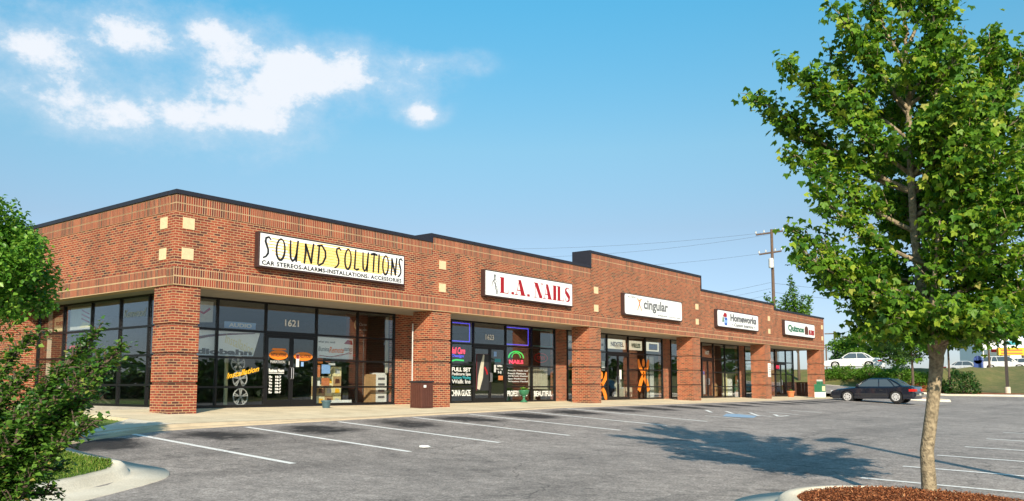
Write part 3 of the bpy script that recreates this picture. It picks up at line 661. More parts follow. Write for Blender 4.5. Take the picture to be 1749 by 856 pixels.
# side wall left, rear part, right side wall, back, roof
mb = MB(); mb.box(0, .30, 9.76, YB, -.3, SOF, (0, 0)); mb.box(.30, LEFT + .1, 9.76, 10.0, -.3, SOF, (0, 0)); mb.build('wall', 'brick', B)
mb = MB(); mb.box(XE - .3, XE, 6.2, YB, -.3, SOF, (0, 0)); mb.box(0, XE, YB, YB + .3, -.3, 5.7, (0, 0)); mb.build('wall', 'brick', B)
MB().box(.32, XE - .32, .32, YB, 5.05, 5.15).build('roof', 'roof', B)
mb = MB(); mb.box(.32, XE - .32, .321, PLANE + .06, SOF + .012, SOF + .06); mb.box(.321, LEFT + .06, PLANE, 9.9, SOF + .012, SOF + .06); mb.build('soffit', 'soffit', B)
# brick between the shopfronts
for (x0, x1) in ((9.93, 11.9), (20.0, 20.95), (30.2, 31.15), (40.45, 41.4)): MB().box(x0, x1, PLANE, PLANE + .25, -.1, SOF + .012, (0, 0)).build('wall', 'brick', B)
# rooms behind the glass
room = [(LEFT + .1, 10.9), (10.9, 20.5), (20.5, 30.7), (30.7, 40.9), (40.9, XE - .1)]
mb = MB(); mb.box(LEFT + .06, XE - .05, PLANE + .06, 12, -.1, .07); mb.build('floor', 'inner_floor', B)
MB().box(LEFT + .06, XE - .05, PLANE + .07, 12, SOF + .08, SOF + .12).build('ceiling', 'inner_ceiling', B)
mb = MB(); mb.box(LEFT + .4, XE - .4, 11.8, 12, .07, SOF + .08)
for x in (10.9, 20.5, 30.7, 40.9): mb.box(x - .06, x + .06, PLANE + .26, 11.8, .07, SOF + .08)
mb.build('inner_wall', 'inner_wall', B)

def shopfront(us, T, zb, zt, cells, fw=.055, door=None, bars=(2.40, 1.58, .70), doorh=2.32, tr=None):
    """us: mullion positions; T(u, w, z): u along, w inwards; every bay between two mullions is a window"""
    def bx(mb, u0, u1, z0, z1, w0=-.05, w1=.06):
        P = [T(u, w_, z) for z in (z0, z1) for w_ in (w0, w1) for u in (u0, u1)]
        mb.add(P, [(0, 2, 3, 1), (4, 5, 7, 6), (0, 1, 5, 4), (2, 6, 7, 3), (0, 4, 6, 2), (1, 3, 7, 5)])
    for i in range(len(us) - 1):
        u0, u1 = us[i], us[i + 1]; h = fw / 2; isdoor = door is not None and i in door
        mb = MB(); e0 = 0 if i else h
        bx(mb, u0 - h, u0 + h, zb, zt)
        if i == len(us) - 2: bx(mb, u1 - h, u1 + h, zb, zt)
        a, b = u0 + h + .001, u1 - h - .001
        bx(mb, a, b, zt - .06, zt, -.045, .055)
        if not isdoor:
            bx(mb, a, b, zb, zb + .07, -.045, .055)
            for z in bars:
                if z < zt - .1: bx(mb, a, b, z - .03, z + .03, -.045, .055)
            f = mb.build('window', 'frame', B); g = MB(); bx(g, a, b, zb + .07, zt - .06, -.004, .004); p = g.build('pane', 'glass', f); p.location = (0, 0, 0)
        else:
            bx(mb, a, b, doorh, doorh + .12, -.045, .055)
            f = mb.build('window', 'frame', B); g = MB(); bx(g, a, b, doorh + .12, zt - .06, -.004, .004); g.build('pane', 'glass', f)
            m = (a + b) / 2; leafs = [(a, m - .004), (m + .004, b)] if (b - a) > 1.3 else [(a, b)]
            for li, (c, d) in enumerate(leafs):
                mb = MB(); sw = .065
                bx(mb, c, c + sw, zb, doorh - .004, -.04, .01); bx(mb, d - sw, d, zb, doorh - .004, -.04, .01); bx(mb, c + sw, d - sw, doorh - .09, doorh - .004, -.04, .01); bx(mb, c + sw, d - sw, zb, zb + .2, -.04, .01)
                dd = mb.build('door', 'frame', B); g = MB(); bx(g, c + sw, d - sw, zb + .2, doorh - .09, -.014, -.006); g.build('pane', 'glass', dd)
                hx = d - sw / 2 if li == 0 and len(leafs) == 2 else c + sw / 2
                g = MB(); g.tube([T(hx, -.04, zb + .85), T(hx, -.10, zb + .87), T(hx, -.10, zb + 1.2), T(hx, -.04, zb + 1.22)], .013, 6); g.build('handle', 'metal', dd)
TFr = lambda u, w_, z: (u, PLANE + w_, z); TLf = lambda u, w_, z: (LEFT + w_, u, z)
shopfront([1.35, 2.70, 4.40, 6.38, 8.17, 9.90], TFr, .10, 3.33, None, door=(2,))
shopfront([11.93, 12.97, 14.30, 16.39, 18.24, 19.97], TFr, .05, 3.33, None, door=(2,))
shopfront([20.98, 22.7, 24.45, 26.52, 28.32, 30.17], TFr, .0, 3.33, None, door=(2,))
shopfront([31.18, 32.9, 35.05, 36.65, 38.3, 40.42], TFr, -.03, 3.33, None, door=(2,))
shopfront([41.43, 43.0, 45.0, 46.68, 48.72, 50.2], TFr, -.05, 3.33, None, door=(3,))
shopfront([1.0, 2.75, 4.36, 6.10, 7.92, 9.72], TLf, .14, 3.33, None, bars=(2.42, 1.60, .76))
TRt = lambda u, w_, z: (50.22 - w_, u, z); shopfront([2.25, 4.2, 6.1], TRt, -.05, 3.33, None)
MB().box(LEFT - .12, LEFT + .12, .96, 9.76, -.2, .14).build('sill', 'sill', B)
mb = MB(); mb.box(1.3, 9.95, PLANE - .06, PLANE + .07, .0, .10); mb.box(11.9, 20.0, PLANE - .06, PLANE + .07, -.05, .05); mb.build('sill', 'coping', B)
# downpipes beside the piers
for x in (9.60,): MB().tube([(x, .90, .4), (x, .90, 2.9)], .022, 8).build('downpipe', 'pale_grey', B)
for (x, n_) in ((5.39, '1621'), (15.35, '1623'), (25.5, '1625'), (35.85, '1627')):
    z = 2.62; text_obj(n_, x - .27, x + .27, z, z + .22, TF(PLANE - .006), 'white', B, 'street_number', bold=.02)

# ------------------------------------------------------------------ fascia signs
def cabinet(x0, x1, z0, z1, label, rounded=.0):
    t = thing('shop_sign', label, 'sign', ((x0 + x1) / 2, -.2, z0), 0, 'illuminated sign boxes on the brick fascia')
    mb = MB(); mb.box(x0 - .05, x1 + .05, -.20, -.012, z0 - .05, z1 + .05); mb.build('cabinet', 'cabinet', t, bevel=.01)
    c = rounded; poly = []
    if c:
        for (cx_, cz_, a0) in ((x1 - c, z0 + c, -90), (x1 - c, z1 - c, 0), (x0 + c, z1 - c, 90), (x0 + c, z0 + c, 180)): poly += arc(cx_, cz_, c, c, a0, a0 + 90, 5)
    else: poly = [(x0, z0), (x1, z0), (x1, z1), (x0, z1)]
    MB().prism(poly, TF(-.201), .012).build('sign_face', 'sign_white', t)
    return t
FY = -.2135
# 1: hand-drawn strokes
s1 = cabinet(2.44, 8.02, 4.07, 4.98, 'long white sign reading SOUND SOLUTIONS in black brush letters over yellow stripes')
mb = MB()
for k in range(7):
    z = 4.86 - k * .086; xa = 2.62 + abs(k - 2) * .10; xb = 7.85 - (k - 3) ** 2 * .012 - (.35 if k < 2 else 0)
    mb.prism([(xa, z), (xb, z - .006), (xb, z + .018), (xa, z + .024)], TF(FY), .0015)
mb.prism([(4.0, 4.955), (6.3, 4.955), (5.6, 4.93), (4.6, 4.93)], TF(FY), .001)
stripes_mb = mb
mb = MB()
for k in range(7):
    z = 4.83 - k * .086; xa = 3.2 + abs(k - 2) * .16; xb = 7.5 - abs(k - 3) * .15; mb.prism([(xa, z - .028), (xb, z - .034), (xb, z + .018), (xa, z + .024)], TF(FY), .0008)
mb.build('tinted_band', 'pale_yellow', s1)
stripes_mb.build('stripes', 'yellow_ink', s1)
GL = {'S': [[(.85, .88), (.62, 1.0), (.34, .94), (.3, .78), (.44, .6), (.6, .42), (.62, .24), (.42, .08), (.12, .0)]],
      'O': [arc(.5, .5, .36, .5, 75, 450, 16)], 'U': [[(.08, .98), (.1, .5), (.16, .16), (.34, .02), (.56, .1), (.72, .4)], [(.82, 1.02), (.74, .5), (.72, .0)]],
      'N': [[(.12, .0), (.2, .5), (.16, .95)], [(.16, .95), (.45, .5), (.76, .04)], [(.76, .04), (.8, .5), (.9, 1.0)]],
      'D': [[(.22, 1.0), (.2, .5), (.16, .05)], [(.02, .94), (.45, .98), (.78, .72), (.82, .45), (.6, .15), (.2, .0)]],
      'L': [[(.2, 1.0), (.16, .5), (.12, .06), (.4, .03), (.75, .08)]], 'T': [[(.02, .92), (.5, .98), (.98, .93)], [(.52, .97), (.48, .5), (.46, .0)]], 'I': [[(.5, 1.0), (.46, .5), (.44, .0)]]}
xx = [('S', 2.50, .33), ('O', 2.92, .40), ('U', 3.42, .36), ('N', 3.92, .40), ('D', 4.40, .42), ('S', 5.06, .32), ('O', 5.45, .34), ('L', 5.86, .30), ('U', 6.20, .30), ('T', 6.54, .30), ('I', 6.80, .22), ('O', 7.03, .34), ('N', 7.42, .30), ('S', 7.72, .27)]
for (ch, x, wdt) in xx:
    mb = MB(); zb, hh = 4.30 + random.uniform(-.015, .015), .62 + random.uniform(-.02, .02)
    if ch in 'SD' : zb -= .02
    for st in GL[ch]:
        n = len(st); w0 = .052 if ch not in 'SO' else .048; wd = [w0 * (.75 + .7 * math.sin(math.pi * (i + .6) / (n + .2)) * random.uniform(.85, 1.15)) for i in range(n)]
        ribbon(mb, [(x + p[0] * wdt + .05 * (p[1] - .5) * wdt, zb + p[1] * hh) for p in st], wd, TF(FY - .0018), .004)
    mb.build('letter', 'black', s1)
text_obj('CAR STEREOS-ALARMS-INSTALLATIONS- ACCESSORIES', 2.50, 7.92, 4.10, 4.225, TF(FY - .0018), 'black', s1, bold=.028, spacing=1.1)
# 2: red Didone capitals
s2 = cabinet(12.25, 17.92, 4.08, 4.98, 'white sign reading L.A. NAILS in tall red serif letters with a slender figure')
DG = {'L': ([(0, 0, .34, 1)], [(-.1, 0, .44, .05), (-.1, .95, .44, 1), (.34, 0, .95, .05)], [[(.95, 0), (.95, .36), (.88, .05)]]),
      'I': ([(.1, 0, .44, 1)], [(0, 0, .54, .05), (0, .95, .54, 1)], []), '.': ([(0, 0, .26, .16)], [], []),
      'A': ([], [(-.06, 0, .28, .055), (.5, 0, 1.06, .055), (.24, .29, .62, .35)], [[(.31, 1), (.58, 1), (1.02, 0), (.60, 0)], [(.40, 1), (.44, 1), (.12, 0), (.07, 0)]]),
      'N': ([], [(-.08, .95, .3, 1), (-.06, 0, .26, .045), (.74, .95, 1.06, 1), (.07, 0, .12, 1), (.88, 0, .93, 1)], [[(-.02, 1), (.40, 1), (.95, 0), (.60, 0)]])}
lay = [('L', 13.12, .50), ('.', 13.78, .5), ('A', 14.02, .62), ('.', 14.78, .5), ('N', 15.26, .56), ('A', 15.86, .56), ('I', 16.50, .5), ('L', 16.86, .46), ('S', 17.36, .42)]
zb, hh = 4.22, .60
for ch, x, wd_ in lay:
    mb = mt = MB()
    if ch == 'S':
        c = [(x + wd_ * .86, zb + hh * .78), (x + wd_ * .70, zb + hh * .95), (x + wd_ * .42, zb + hh * .97), (x + wd_ * .20, zb + hh * .84), (x + wd_ * .24, zb + hh * .66), (x + wd_ * .55, zb + hh * .48), (x + wd_ * .80, zb + hh * .32), (x + wd_ * .76, zb + hh * .12), (x + wd_ * .5, zb + hh * .02), (x + wd_ * .24, zb + hh * .06), (x + wd_ * .08, zb + hh * .26)]
        ribbon(mb, c, [.03, .03, .05, .10, .16, .19, .17, .11, .05, .03, .03], TF(FY), .004); mb.build('letter', 'red_ink', s2); continue
    thick, thin, poly = DG[ch]
    for (a, b, c, d) in thick: c += .07; mb.prism([(x + a * wd_, zb + b * hh), (x + c * wd_, zb + b * hh), (x + c * wd_, zb + d * hh), (x + a * wd_, zb + d * hh)], TF(FY), .004)
    for (a, b, c, d) in thin: mt.prism([(x + a * wd_, zb + b * hh), (x + c * wd_, zb + b * hh), (x + c * wd_, zb + d * hh), (x + a * wd_, zb + d * hh)], TF(FY), .003)
    for i, pl in enumerate(poly): (mb if i == 0 and ch != 'L' else mt).prism([(x + a * wd_, zb + b * hh) for a, b in pl], TF(FY), .0035)
    mb.build('letter', 'red_ink', s2)
mb = MB(); ribbon(mb, [(12.78, 4.88), (12.77, 4.74)], [.12, .07], TF(FY))
for st, wd_ in (([(12.78, 4.74), (12.72, 4.6), (12.82, 4.5), (12.80, 4.4), (12.88, 4.25), (12.86, 4.15)], .045), ([(12.78, 4.74), (12.86, 4.62), (12.78, 4.52), (12.88, 4.42), (12.93, 4.28), (12.95, 4.16)], .035), ([(12.74, 4.7), (12.64, 4.58), (12.60, 4.42)], .03)): ribbon(mb, st, wd_, TF(FY))
mb.build('figure_drawing', 'grey_ink', s2)
# 3
s3 = cabinet(22.27, 27.95, 4.05, 4.98, 'rounded white sign with grey lower case lettering cingular and an orange figure mark', .12)
text_obj('ALL NEW', 22.50, 23.25, 4.83, 4.91, TF(FY), 'grey_ink', s3, bold=.01)
text_obj('cingular', 24.0, 26.45, 4.24, 4.86, TF(FY), 'grey_ink', s3, bold=.03)
text_obj('WIRELESS', 25.35, 26.35, 4.13, 4.20, TF(FY), 'grey_ink', s3, bold=.02); text_obj('Authorized Agent', 26.5, 27.8, 4.11, 4.20, TF(FY), 'grey_ink', s3)
mb = MB()
for st in ([(23.38, 4.80), (23.45, 4.84), (23.62, 4.60), (23.60, 4.52)], [(23.82, 4.82), (23.74, 4.84), (23.60, 4.60), (23.45, 4.34), (23.42, 4.28)], [(23.6, 4.56), (23.76, 4.36), (23.82, 4.28)]): ribbon(mb, st, .055, TF(FY))
mb.lathe([(.045, 0), (.045, .004)], (23.60, FY - .004, 4.76), 12, 'y'); mb.build('figure_mark', 'orange', s3)
# 4
s4 = cabinet(32.27, 38.0, 4.05, 4.93, 'rounded white sign reading Homeworks with a red, green and blue house mark', .1)
text_obj('Homeworks', 33.95, 37.7, 4.40, 4.82, TF(FY), 'grey_ink', s4, bold=.05); text_obj('~ Custom Interiors ~', 34.1, 37.55, 4.13, 4.32, TF(FY), 'grey_ink', s4, shear=.3, bold=.03)
for (pl, m_) in (([(32.95, 4.62), (33.15, 4.84), (33.45, 4.80), (33.5, 4.62), (33.2, 4.58)], 'red_ink'), ([(32.85, 4.3), (32.92, 4.62), (33.05, 4.55), (33.05, 4.3)], 'green_ink'), ([(33.1, 4.56), (33.52, 4.58), (33.55, 4.42), (33.2, 4.42)], 'blue_ink'), ([(33.1, 4.42), (33.55, 4.42), (33.55, 4.26), (33.1, 4.26)], 'lightblue_ink'), ([(33.12, 4.26), (33.5, 4.26), (33.5, 4.13), (33.16, 4.13)], 'blue_ink')):
    MB().prism(pl, TF(FY), .003).build('house_mark', m_, s4)
# 5
s5 = cabinet(42.5, 48.1, 4.07, 4.95, 'rounded white sign with green lettering Quiznos, brown arched door and red SUBS', .1)
text_obj('Quiznos', 43.0, 45.95, 4.24, 4.74, TF(FY), 'green_ink', s5, bold=.05)
MB().prism([(46.1, 4.22), (46.8, 4.22), (46.8, 4.58)] + arc(46.45, 4.58, .35, .22, 0, 180, 8) + [(46.1, 4.58)], TF(FY), .003).build('arched_door', 'brown_ink', s5)
text_obj('SUBS', 46.9, 48.0, 4.22, 4.58, TF(FY), 'red_ink', s5, bold=.08)

# ------------------------------------------------------------------ window dressing
GY = PLANE - .007
def sp(px, py, off=0.0): p = on(px, py, 1, PLANE + off); return p.x, p.z
def poster(name, quad, off, mat, label, cat, T=None, thick=.01, group=None):
    T = T or TF(PLANE + off); cx_ = sum(q[0] for q in quad) / len(quad); cz_ = min(q[1] for q in quad)
    t = thing(name, label, cat, T(cx_, cz_, 0), 0, group); MB().prism(quad, T, thick).build('panel', mat, t); return t
# bay 1 left: banner behind the glass
bn = poster('banner', [(1.45, 1.62), (4.05, 1.64), (4.28, 2.36), (1.45, 2.36)], .12, 'sign_white', 'white window banner with audiobahn lettering and a dark red curve', 'banner')
Tb = TF(PLANE + .12 - .012)
text_obj('audiobahn', 1.55, 4.0, 1.66, 1.83, Tb, 'black', bn, bold=.05)
mb = MB(); ribbon(mb, [(1.45, 1.98), (1.9, 2.08), (2.5, 2.2), (3.2, 2.28), (4.1, 2.34)], [.09, .09, .07, .05, .02], Tb); mb.build('curve', 'dark_red', bn)
text_obj('Installation', 3.05, 4.05, 1.9, 2.2, lambda a, b, t: (a, PLANE + .108 - t, b - (a - 3.4) * .35), 'cream', bn, shear=.3)
t = poster('transom_poster', [(1.5, 2.55), (2.6, 2.60), (2.62, 3.2), (1.5, 3.2)], .10, 'pale_grey', 'white poster with a red word mark in the first high window', 'poster'); mb = MB(); ribbon(mb, [(1.7, 2.8), (2.0, 2.95), (2.3, 2.85), (2.5, 3.0)], .07, TF(PLANE + .085)); mb.build('word_mark', 'red_ink', t)
t = poster('decal', [(3.0, 2.46), (4.1, 2.46), (4.1, 2.66), (3.0, 2.66)], .10, 'lightblue_ink', 'small light blue and purple decal low in the high window above the banner', 'decal'); text_obj('AUDIO', 3.15, 3.95, 2.5, 2.62, TF(PLANE + .085), 'white', t, bold=.03)
t = thing('lettering_sticker', 'yellow slanted script sticker on the glass before the wheels', 'sticker', (3.6, GY, 1.0)); text_obj('Installation', 3.05, 4.2, 1.05, 1.22, lambda a, b, q: (a, GY - q, b + (a - 3.6) * .22), 'yellow_ink', t, shear=.35, bold=.02)
def rim(x, y, z, r, lab):
    t = thing('wheel_rim', lab, 'wheel rim', (x, y, z - r), 0, 'alloy wheels on display in the window')
    mb = MB(); ring_ = []; n = 28
    prof = [(r, -.0), (r, .03), (r * .9, .04), (r * .88, 0), (r * .88, .12), (r, .12)]
    mb.lathe([(r * .86, .02), (r, 0), (r, .14), (r * .86, .13)], (x, y, z), n, 'y'); 
    mb2 = MB(); mb2.lathe([(r * .86, .10), (r * .86, .11)], (x, y, z), n, 'y'); mb2.build('barrel', 'trim_dark', t)
    m3 = MB()
    for k in range(5):
        a = k * 2 * math.pi / 5 + .3
        for da in (-.16, .16):
            c1 = Vector((math.cos(a), math.sin(a))); c2 = Vector((math.cos(a + da), math.sin(a + da))); ribbon(m3, [c1 * r * .12 + Vector((x, z)), c2 * r * .88 + Vector((x, z))], r * .11, lambda p, q, tt: (p, y + .05 - tt, q), .03)
    m3.lathe([(r * .16, 0), (r * .16, .05)], (x, y, z), 12, 'y'); m3.build('spokes', 'rim', t)
    # open ring instead of a disc
    o = bpy.data.meshes.new('outer_ring'); mb4 = MB(); pts = [(x + r * .93 * math.cos(a), y + .03, z + r * .93 * math.sin(a)) for a in np.linspace(0, 2 * math.pi, n + 1)]; mb4.tube(pts, r * .075, 6, False); mb4.build('outer_ring', 'rim', t)
rim(3.78, PLANE + .45, 1.42, .25, 'silver alloy wheel at the top of the display column'); rim(3.86, PLANE + .45, .95, .27, 'silver alloy wheel in the middle of the display column'); rim(3.90, PLANE + .45, .40, .27, 'silver alloy wheel at the foot of the display column')
t = thing('display_stand', 'tall narrow yellow edged stand behind the alloy wheels', 'stand', (3.6, PLANE + .75, .07)); MB().box(3.52, 3.60, PLANE + .72, PLANE + .8, .07, 1.7).build('post', 'cream', t); MB().box(3.3, 4.1, PLANE + .68, PLANE + .85, .07, .11).build('base', 'trim_dark', t)
# door stickers
def oval(x, z, rx, rz, lab, words):
    t = thing('door_sticker', lab, 'sticker', (x, PLANE - .018, z)); MB().prism(arc(x, z, rx, rz, 0, 345, 22), TF(PLANE - .016), .002).build('oval', 'orange', t)
    text_obj(words, x - rx * .8, x + rx * .8, z - rz * .32, z + rz * .4, TF(PLANE - .0185), 'brown_ink', t, shear=.2, bold=.02); return t
t = oval(4.90, 1.70, .36, .15, 'orange oval sticker with a bar above it on the left door leaf', 'INSTALLATIONS'); MB().prism([(4.62, 1.85), (5.2, 1.86), (5.16, 1.91), (4.68, 1.91)], TF(PLANE - .0165), .0018).build('bar', 'orange', t)
oval(5.86, 1.68, .38, .14, 'orange oval sticker on the right door leaf', 'INSTALLATIONS')
t = thing('door_sticker', 'white opening hours list on the left door leaf', 'sticker', (4.85, PLANE - .018, .5)); text_obj('MARATHON', 4.60, 5.15, 1.44, 1.53, TF(PLANE - .018), 'pale_grey', t); text_obj('Business Hours', 4.55, 5.12, 1.16, 1.27, TF(PLANE - .018), 'white', t, bold=.03); MB().box(4.55, 5.12, PLANE - .0175, PLANE - .0165, 1.12, 1.14).build('rule', 'white', t)
for k in range(6): text_obj('MTWTFS'[k] + 'on'[:1], 4.56, 4.68, .98 - k * .095, 1.05 - k * .095, TF(PLANE - .018), 'white', t, 'hours_row', bold=.04); text_obj('10-7', 4.80, 5.02, .98 - k * .095, 1.05 - k * .095, TF(PLANE - .018), 'white', t, 'hours_row', bold=.04)
for (x, z, a, b, m_, lab) in ((5.30, 1.40, .09, .11, 'pale_grey', 'small square grey sticker at the meeting edge of the left door'), (5.58, 1.34, .12, .42, 'white', 'tall red and white card sticker on the right door'), (5.78, 1.36, .10, .14, 'lightblue_ink', 'small pale blue sticker on the right door')):
    t = poster('door_sticker', [(x, z), (x + a, z), (x + a, z + b), (x, z + b)], -.016, m_, lab, 'sticker', thick=.003)
    if a == .12: MB().prism([(x + .01, z + b - .16), (x + a - .01, z + b - .16), (x + a - .01, z + b - .02), (x + .01, z + b - .02)], TF(PLANE - .0195), .002).build('red_panel', 'red_ink', t)
# right part of bay 1
t = poster('banner', [(6.50, 1.66), (8.06, 1.64), (8.06, 2.34), (6.46, 2.36)], .10, 'sign_white', 'white window banner with orange script, black words and a red corner shape', 'banner')
text_obj('what you need', 6.55, 7.25, 2.14, 2.24, TF(PLANE + .085), 'grey_ink', t); text_obj('Remote', 7.0, 7.65, 1.84, 2.04, TF(PLANE + .085), 'orange', t, shear=.3, bold=.02); text_obj('illumina', 6.55, 7.0, 1.88, 2.04, TF(PLANE + .085), 'grey_ink', t); text_obj('starters', 7.66, 8.02, 1.92, 2.04, TF(PLANE + .085), 'grey_ink', t)
MB().prism([(7.65, 2.16), (8.04, 2.14), (8.0, 2.28), (7.8, 2.3)], TF(PLANE + .09), .003).build('corner_shape', 'red_ink', t); mb = MB(); ribbon(mb, [(6.6, 1.74), (7.1, 1.70), (7.6, 1.80), (8.0, 1.84)], .02, TF(PLANE + .088)); ribbon(mb, [(6.9, 1.70), (7.5, 1.74), (8.0, 1.92)], .012, TF(PLANE + .088)); mb.build('curve', 'red_ink', t)
for (x, z, a, b, m_, lab) in ((6.48, 1.48, .22, .14, 'orange', 'small orange sticker under the banner beside the door'), (6.80, 1.52, .22, .09, 'orange', 'flat orange sticker under the script banner'), (6.48, 1.02, .12, .40, 'terracotta', 'tall orange strip sticker beside the door frame'), (6.66, 1.14, .36, .30, 'lightblue_ink', 'light blue square sticker low beside the door'), (6.95, 1.42, .28, .07, 'pale_grey', 'small white streak sticker beneath the banner'), (6.5, .74, .10, .16, 'white', 'small white card at the foot of the sticker strip'), (6.66, .74, .34, .26, 'terracotta', 'orange brown carton label behind the corner pane')):
    poster('window_sticker', [(x, z), (x + a, z), (x + a, z + b), (x, z + b)], .03, m_, lab, 'sticker', thick=.004)
def carton(x, y, z, sx, sy, sz, m_, lab, mark=None):
    t = thing('carton', lab, 'box', (x, y, z), 0, 'cartons stacked inside the stereo shop window'); MB().box(x, x + sx, y, y + sy, z, z + sz).build('box', m_, t, bevel=.004)
    if mark: MB().prism([(x + sx * .18, z + sz * .25), (x + sx * .82, z + sz * .3), (x + sx * .75, z + sz * .72), (x + sx * .25, z + sz * .78)], TF(y), .003).build('printed_mark', mark, t)
k = 0; rows_ = ['bottom', 'second', 'third', 'top']; cols_ = ['left', 'middle', 'right']
for cix, x in enumerate((6.75, 7.10, 7.45)):
    for rix in range(3 + (1 if cix == 2 else 0)): carton(x, PLANE + .35, .07 + rix * .33, .335, .3, .325, ['cream', 'box_card'][(cix + rix) % 3 == 1], '%s carton in the %s column of the stack inside the window' % (rows_[rix], cols_[cix]), ['yellow_ink', 'brown_ink', 'pale_grey'][(cix + rix) % 3])
t = thing('speaker_box', 'long white panel leaning on the floor under the cartons', 'panel', (7.6, PLANE + .1, .11)); MB().box(7.1, 8.05, PLANE + .10, PLANE + .14, .10, .26).build('panel', 'white', t, bevel=.006); MB().box(7.15, 8.0, PLANE + .094, PLANE + .0995, .17, .18).build('groove', 'pale_grey', t)
t = thing('wall_panel', 'brown wall poster with a white moon ring in the last window', 'poster', (9.0, PLANE + .9, 1.6)); MB().box(8.45, 9.45, PLANE + .9, PLANE + .93, 1.55, 3.3).build('board', 'brown_ink', t)
mb = MB(); ribbon(mb, arc(8.95, 2.92, .12, .17, 40, 320, 14), [.02] + [.05] * 13 + [.02], TF(PLANE + .895)); mb.build('ring_mark', 'cream', t); text_obj('Clarion', 9.05, 9.4, 2.9, 3.0, TF(PLANE + .895), 'pale_grey', t, shear=.2); text_obj('car audio', 9.05, 9.4, 2.72, 2.8, TF(PLANE + .895), 'pale_grey', t, shear=.2); text_obj('open', 8.6, 9.0, 1.72, 1.88, TF(PLANE + .895), 'flower_red', t, bold=.03)
t = thing('shop_counter', 'wood and white display cabinet at the right end of the shop window', 'cabinet', (9.4, PLANE + .3, .07)); MB().box(9.05, 9.3, PLANE + .25, PLANE + .6, .07, 1.15).build('door_panel', 'box_card', t); MB().box(9.3, 9.82, PLANE + .25, PLANE + .6, .07, 1.2).build('body', 'white', t)
mb = MB()
for z in (.3, .52, .75, .95): mb.box(9.4, 9.72, PLANE + .243, PLANE + .249, z, z + .08)
mb.build('shelf_front', 'grey_ink', t)
MB().box(9.68, 9.78, PLANE + .15, PLANE + .2, 1.2, 3.2).build('curtain_edge', 'curtain', B)
# left facade posters
def lp(name, y0, y1, z0, z1, m_, lab, cat='poster'):
    t = thing(name, lab, cat, (LEFT + .1, (y0 + y1) / 2, z0)); MB().prism([(y0, z0), (y1, z0), (y1, z1), (y0, z1)], TL(LEFT + .1), .01).build('panel', m_, t); return t
t = lp('window_poster', 8.1, 8.85, 2.5, 2.95, 'cream', 'cream poster with black lettering in the far high window of the side wall'); text_obj('PIONEER', 8.72, 8.2, 2.68, 2.82, TL(LEFT + .085), 'brown_ink', t, bold=.03)
t = lp('window_poster', 6.25, 7.75, 2.5, 3.2, 'pale_grey', 'white poster with red and yellow bursts in a high side window'); mb = MB()
for k in range(3): ribbon(mb, [(6.45 + k * .02, 2.7 + k * .13), (7.0, 2.85 + k * .13)], .05, TL(LEFT + .088))
mb.build('burst', 'red_ink', t); MB().prism([(6.4, 2.55), (7.1, 2.55), (6.9, 2.72), (6.5, 2.7)], TL(LEFT + .088), .002).build('yellow_field', 'cream', t)
t = thing('window_script', 'white slanted script on the high side window next to the corner pier', 'sticker', (LEFT - .01, 3.6, 2.7)); text_obj('Kenwood', 4.2, 2.95, 2.72, 2.95, TL(LEFT - .006), 'pale_grey', t, shear=.3)
t = lp('curtain_panel', 9.0, 9.3, .8, 3.3, 'curtain', 'cream hanging curtain strip behind the far side window', 'curtain')
t = thing('flower_basket', 'red flower display behind the far side window', 'flowers', (1.5, 8.5, 1.75)); P = rng.normal(0, 1, (260, 3)) * [.1, .25, .14] + [1.45, 8.4, 1.95]; leaves('blooms', P, .09, 'leaf_pear', t, bias=.3); MB().box(1.3, 1.65, 8.0, 8.8, 1.68, 1.8).build('tray', 'cream', t); MB().lathe([(.22, 0), (.33, .1), (.30, .22), (.1, .28)], (1.4, 8.3, 1.78), 14).build('red_mound', 'flower_red', t)
t = thing('desk_board', 'brown wooden cabinet behind the far side windows', 'cabinet', (1.6, 8.6, .07)); MB().box(1.4, 1.9, 7.95, 9.5, .07, 1.66).build('body', 'fence_wood', t); MB().box(1.36, 1.4, 8.0, 9.4, .9, .94).build('rail', 'trim_dark', t)
t = thing('yard_sign', 'small white house shaped card at the foot of the corner pier', 'card', (.5, 1.05, .14)); MB().prism([(1.02, .14), (1.35, .14), (1.35, .42), (1.18, .56), (1.02, .42)], TL(.80), .02).build('card', 'white', t); MB().box(.80, .84, 1.1, 1.3, .14, .17).build('foot', 'pale_grey', t)

# bay 2
def neon_frame(name, x0, x1, z0, z1, m_, lab):
    t = thing(name, lab, 'neon light', ((x0 + x1) / 2, PLANE + .1, z0)); y = PLANE + .10
    MB().tube([(x0, y, z0), (x0, y, z1), (x1, y, z1), (x1, y, z0), (x0, y, z0)], .022, 8, False).build('tube', m_, t); MB().box((x0 + x1) / 2 - .03, (x0 + x1) / 2 + .03, y + .02, y + .05, z1 - .05, z1 + .06).build('bracket', 'trim_dark', t)
neon_frame('neon_window_frame', 13.05, 14.2, 2.50, 3.22, 'neon_blue', 'blue neon outline in the high window left of the nail shop door'); neon_frame('neon_window_frame', 16.5, 18.12, 2.50, 3.22, 'neon_blue', 'blue neon outline in the high window right of the nail shop door'); neon_frame('neon_window_frame', 18.36, 19.86, 2.50, 3.22, 'teal_glow', 'green outline in the last high window of the nail shop')
t = thing('neon_sign', 'red and blue neon words over a green bar left of the nail shop door', 'neon light', (13.5, PLANE + .08, 1.7)); text_obj('Nail Care', 13.02, 13.92, 2.0, 2.26, TF(PLANE + .09), 'neon_red', t, shear=.2, bold=.02); text_obj('Design', 13.1, 13.85, 1.83, 1.98, TF(PLANE + .09), 'neon_blue', t, shear=.2, bold=.03); mb = MB(); ribbon(mb, [(13.05, 1.70), (13.4, 1.76), (13.85, 1.74)], .06, TF(PLANE + .09)); mb.build('bar', 'neon_green', t)
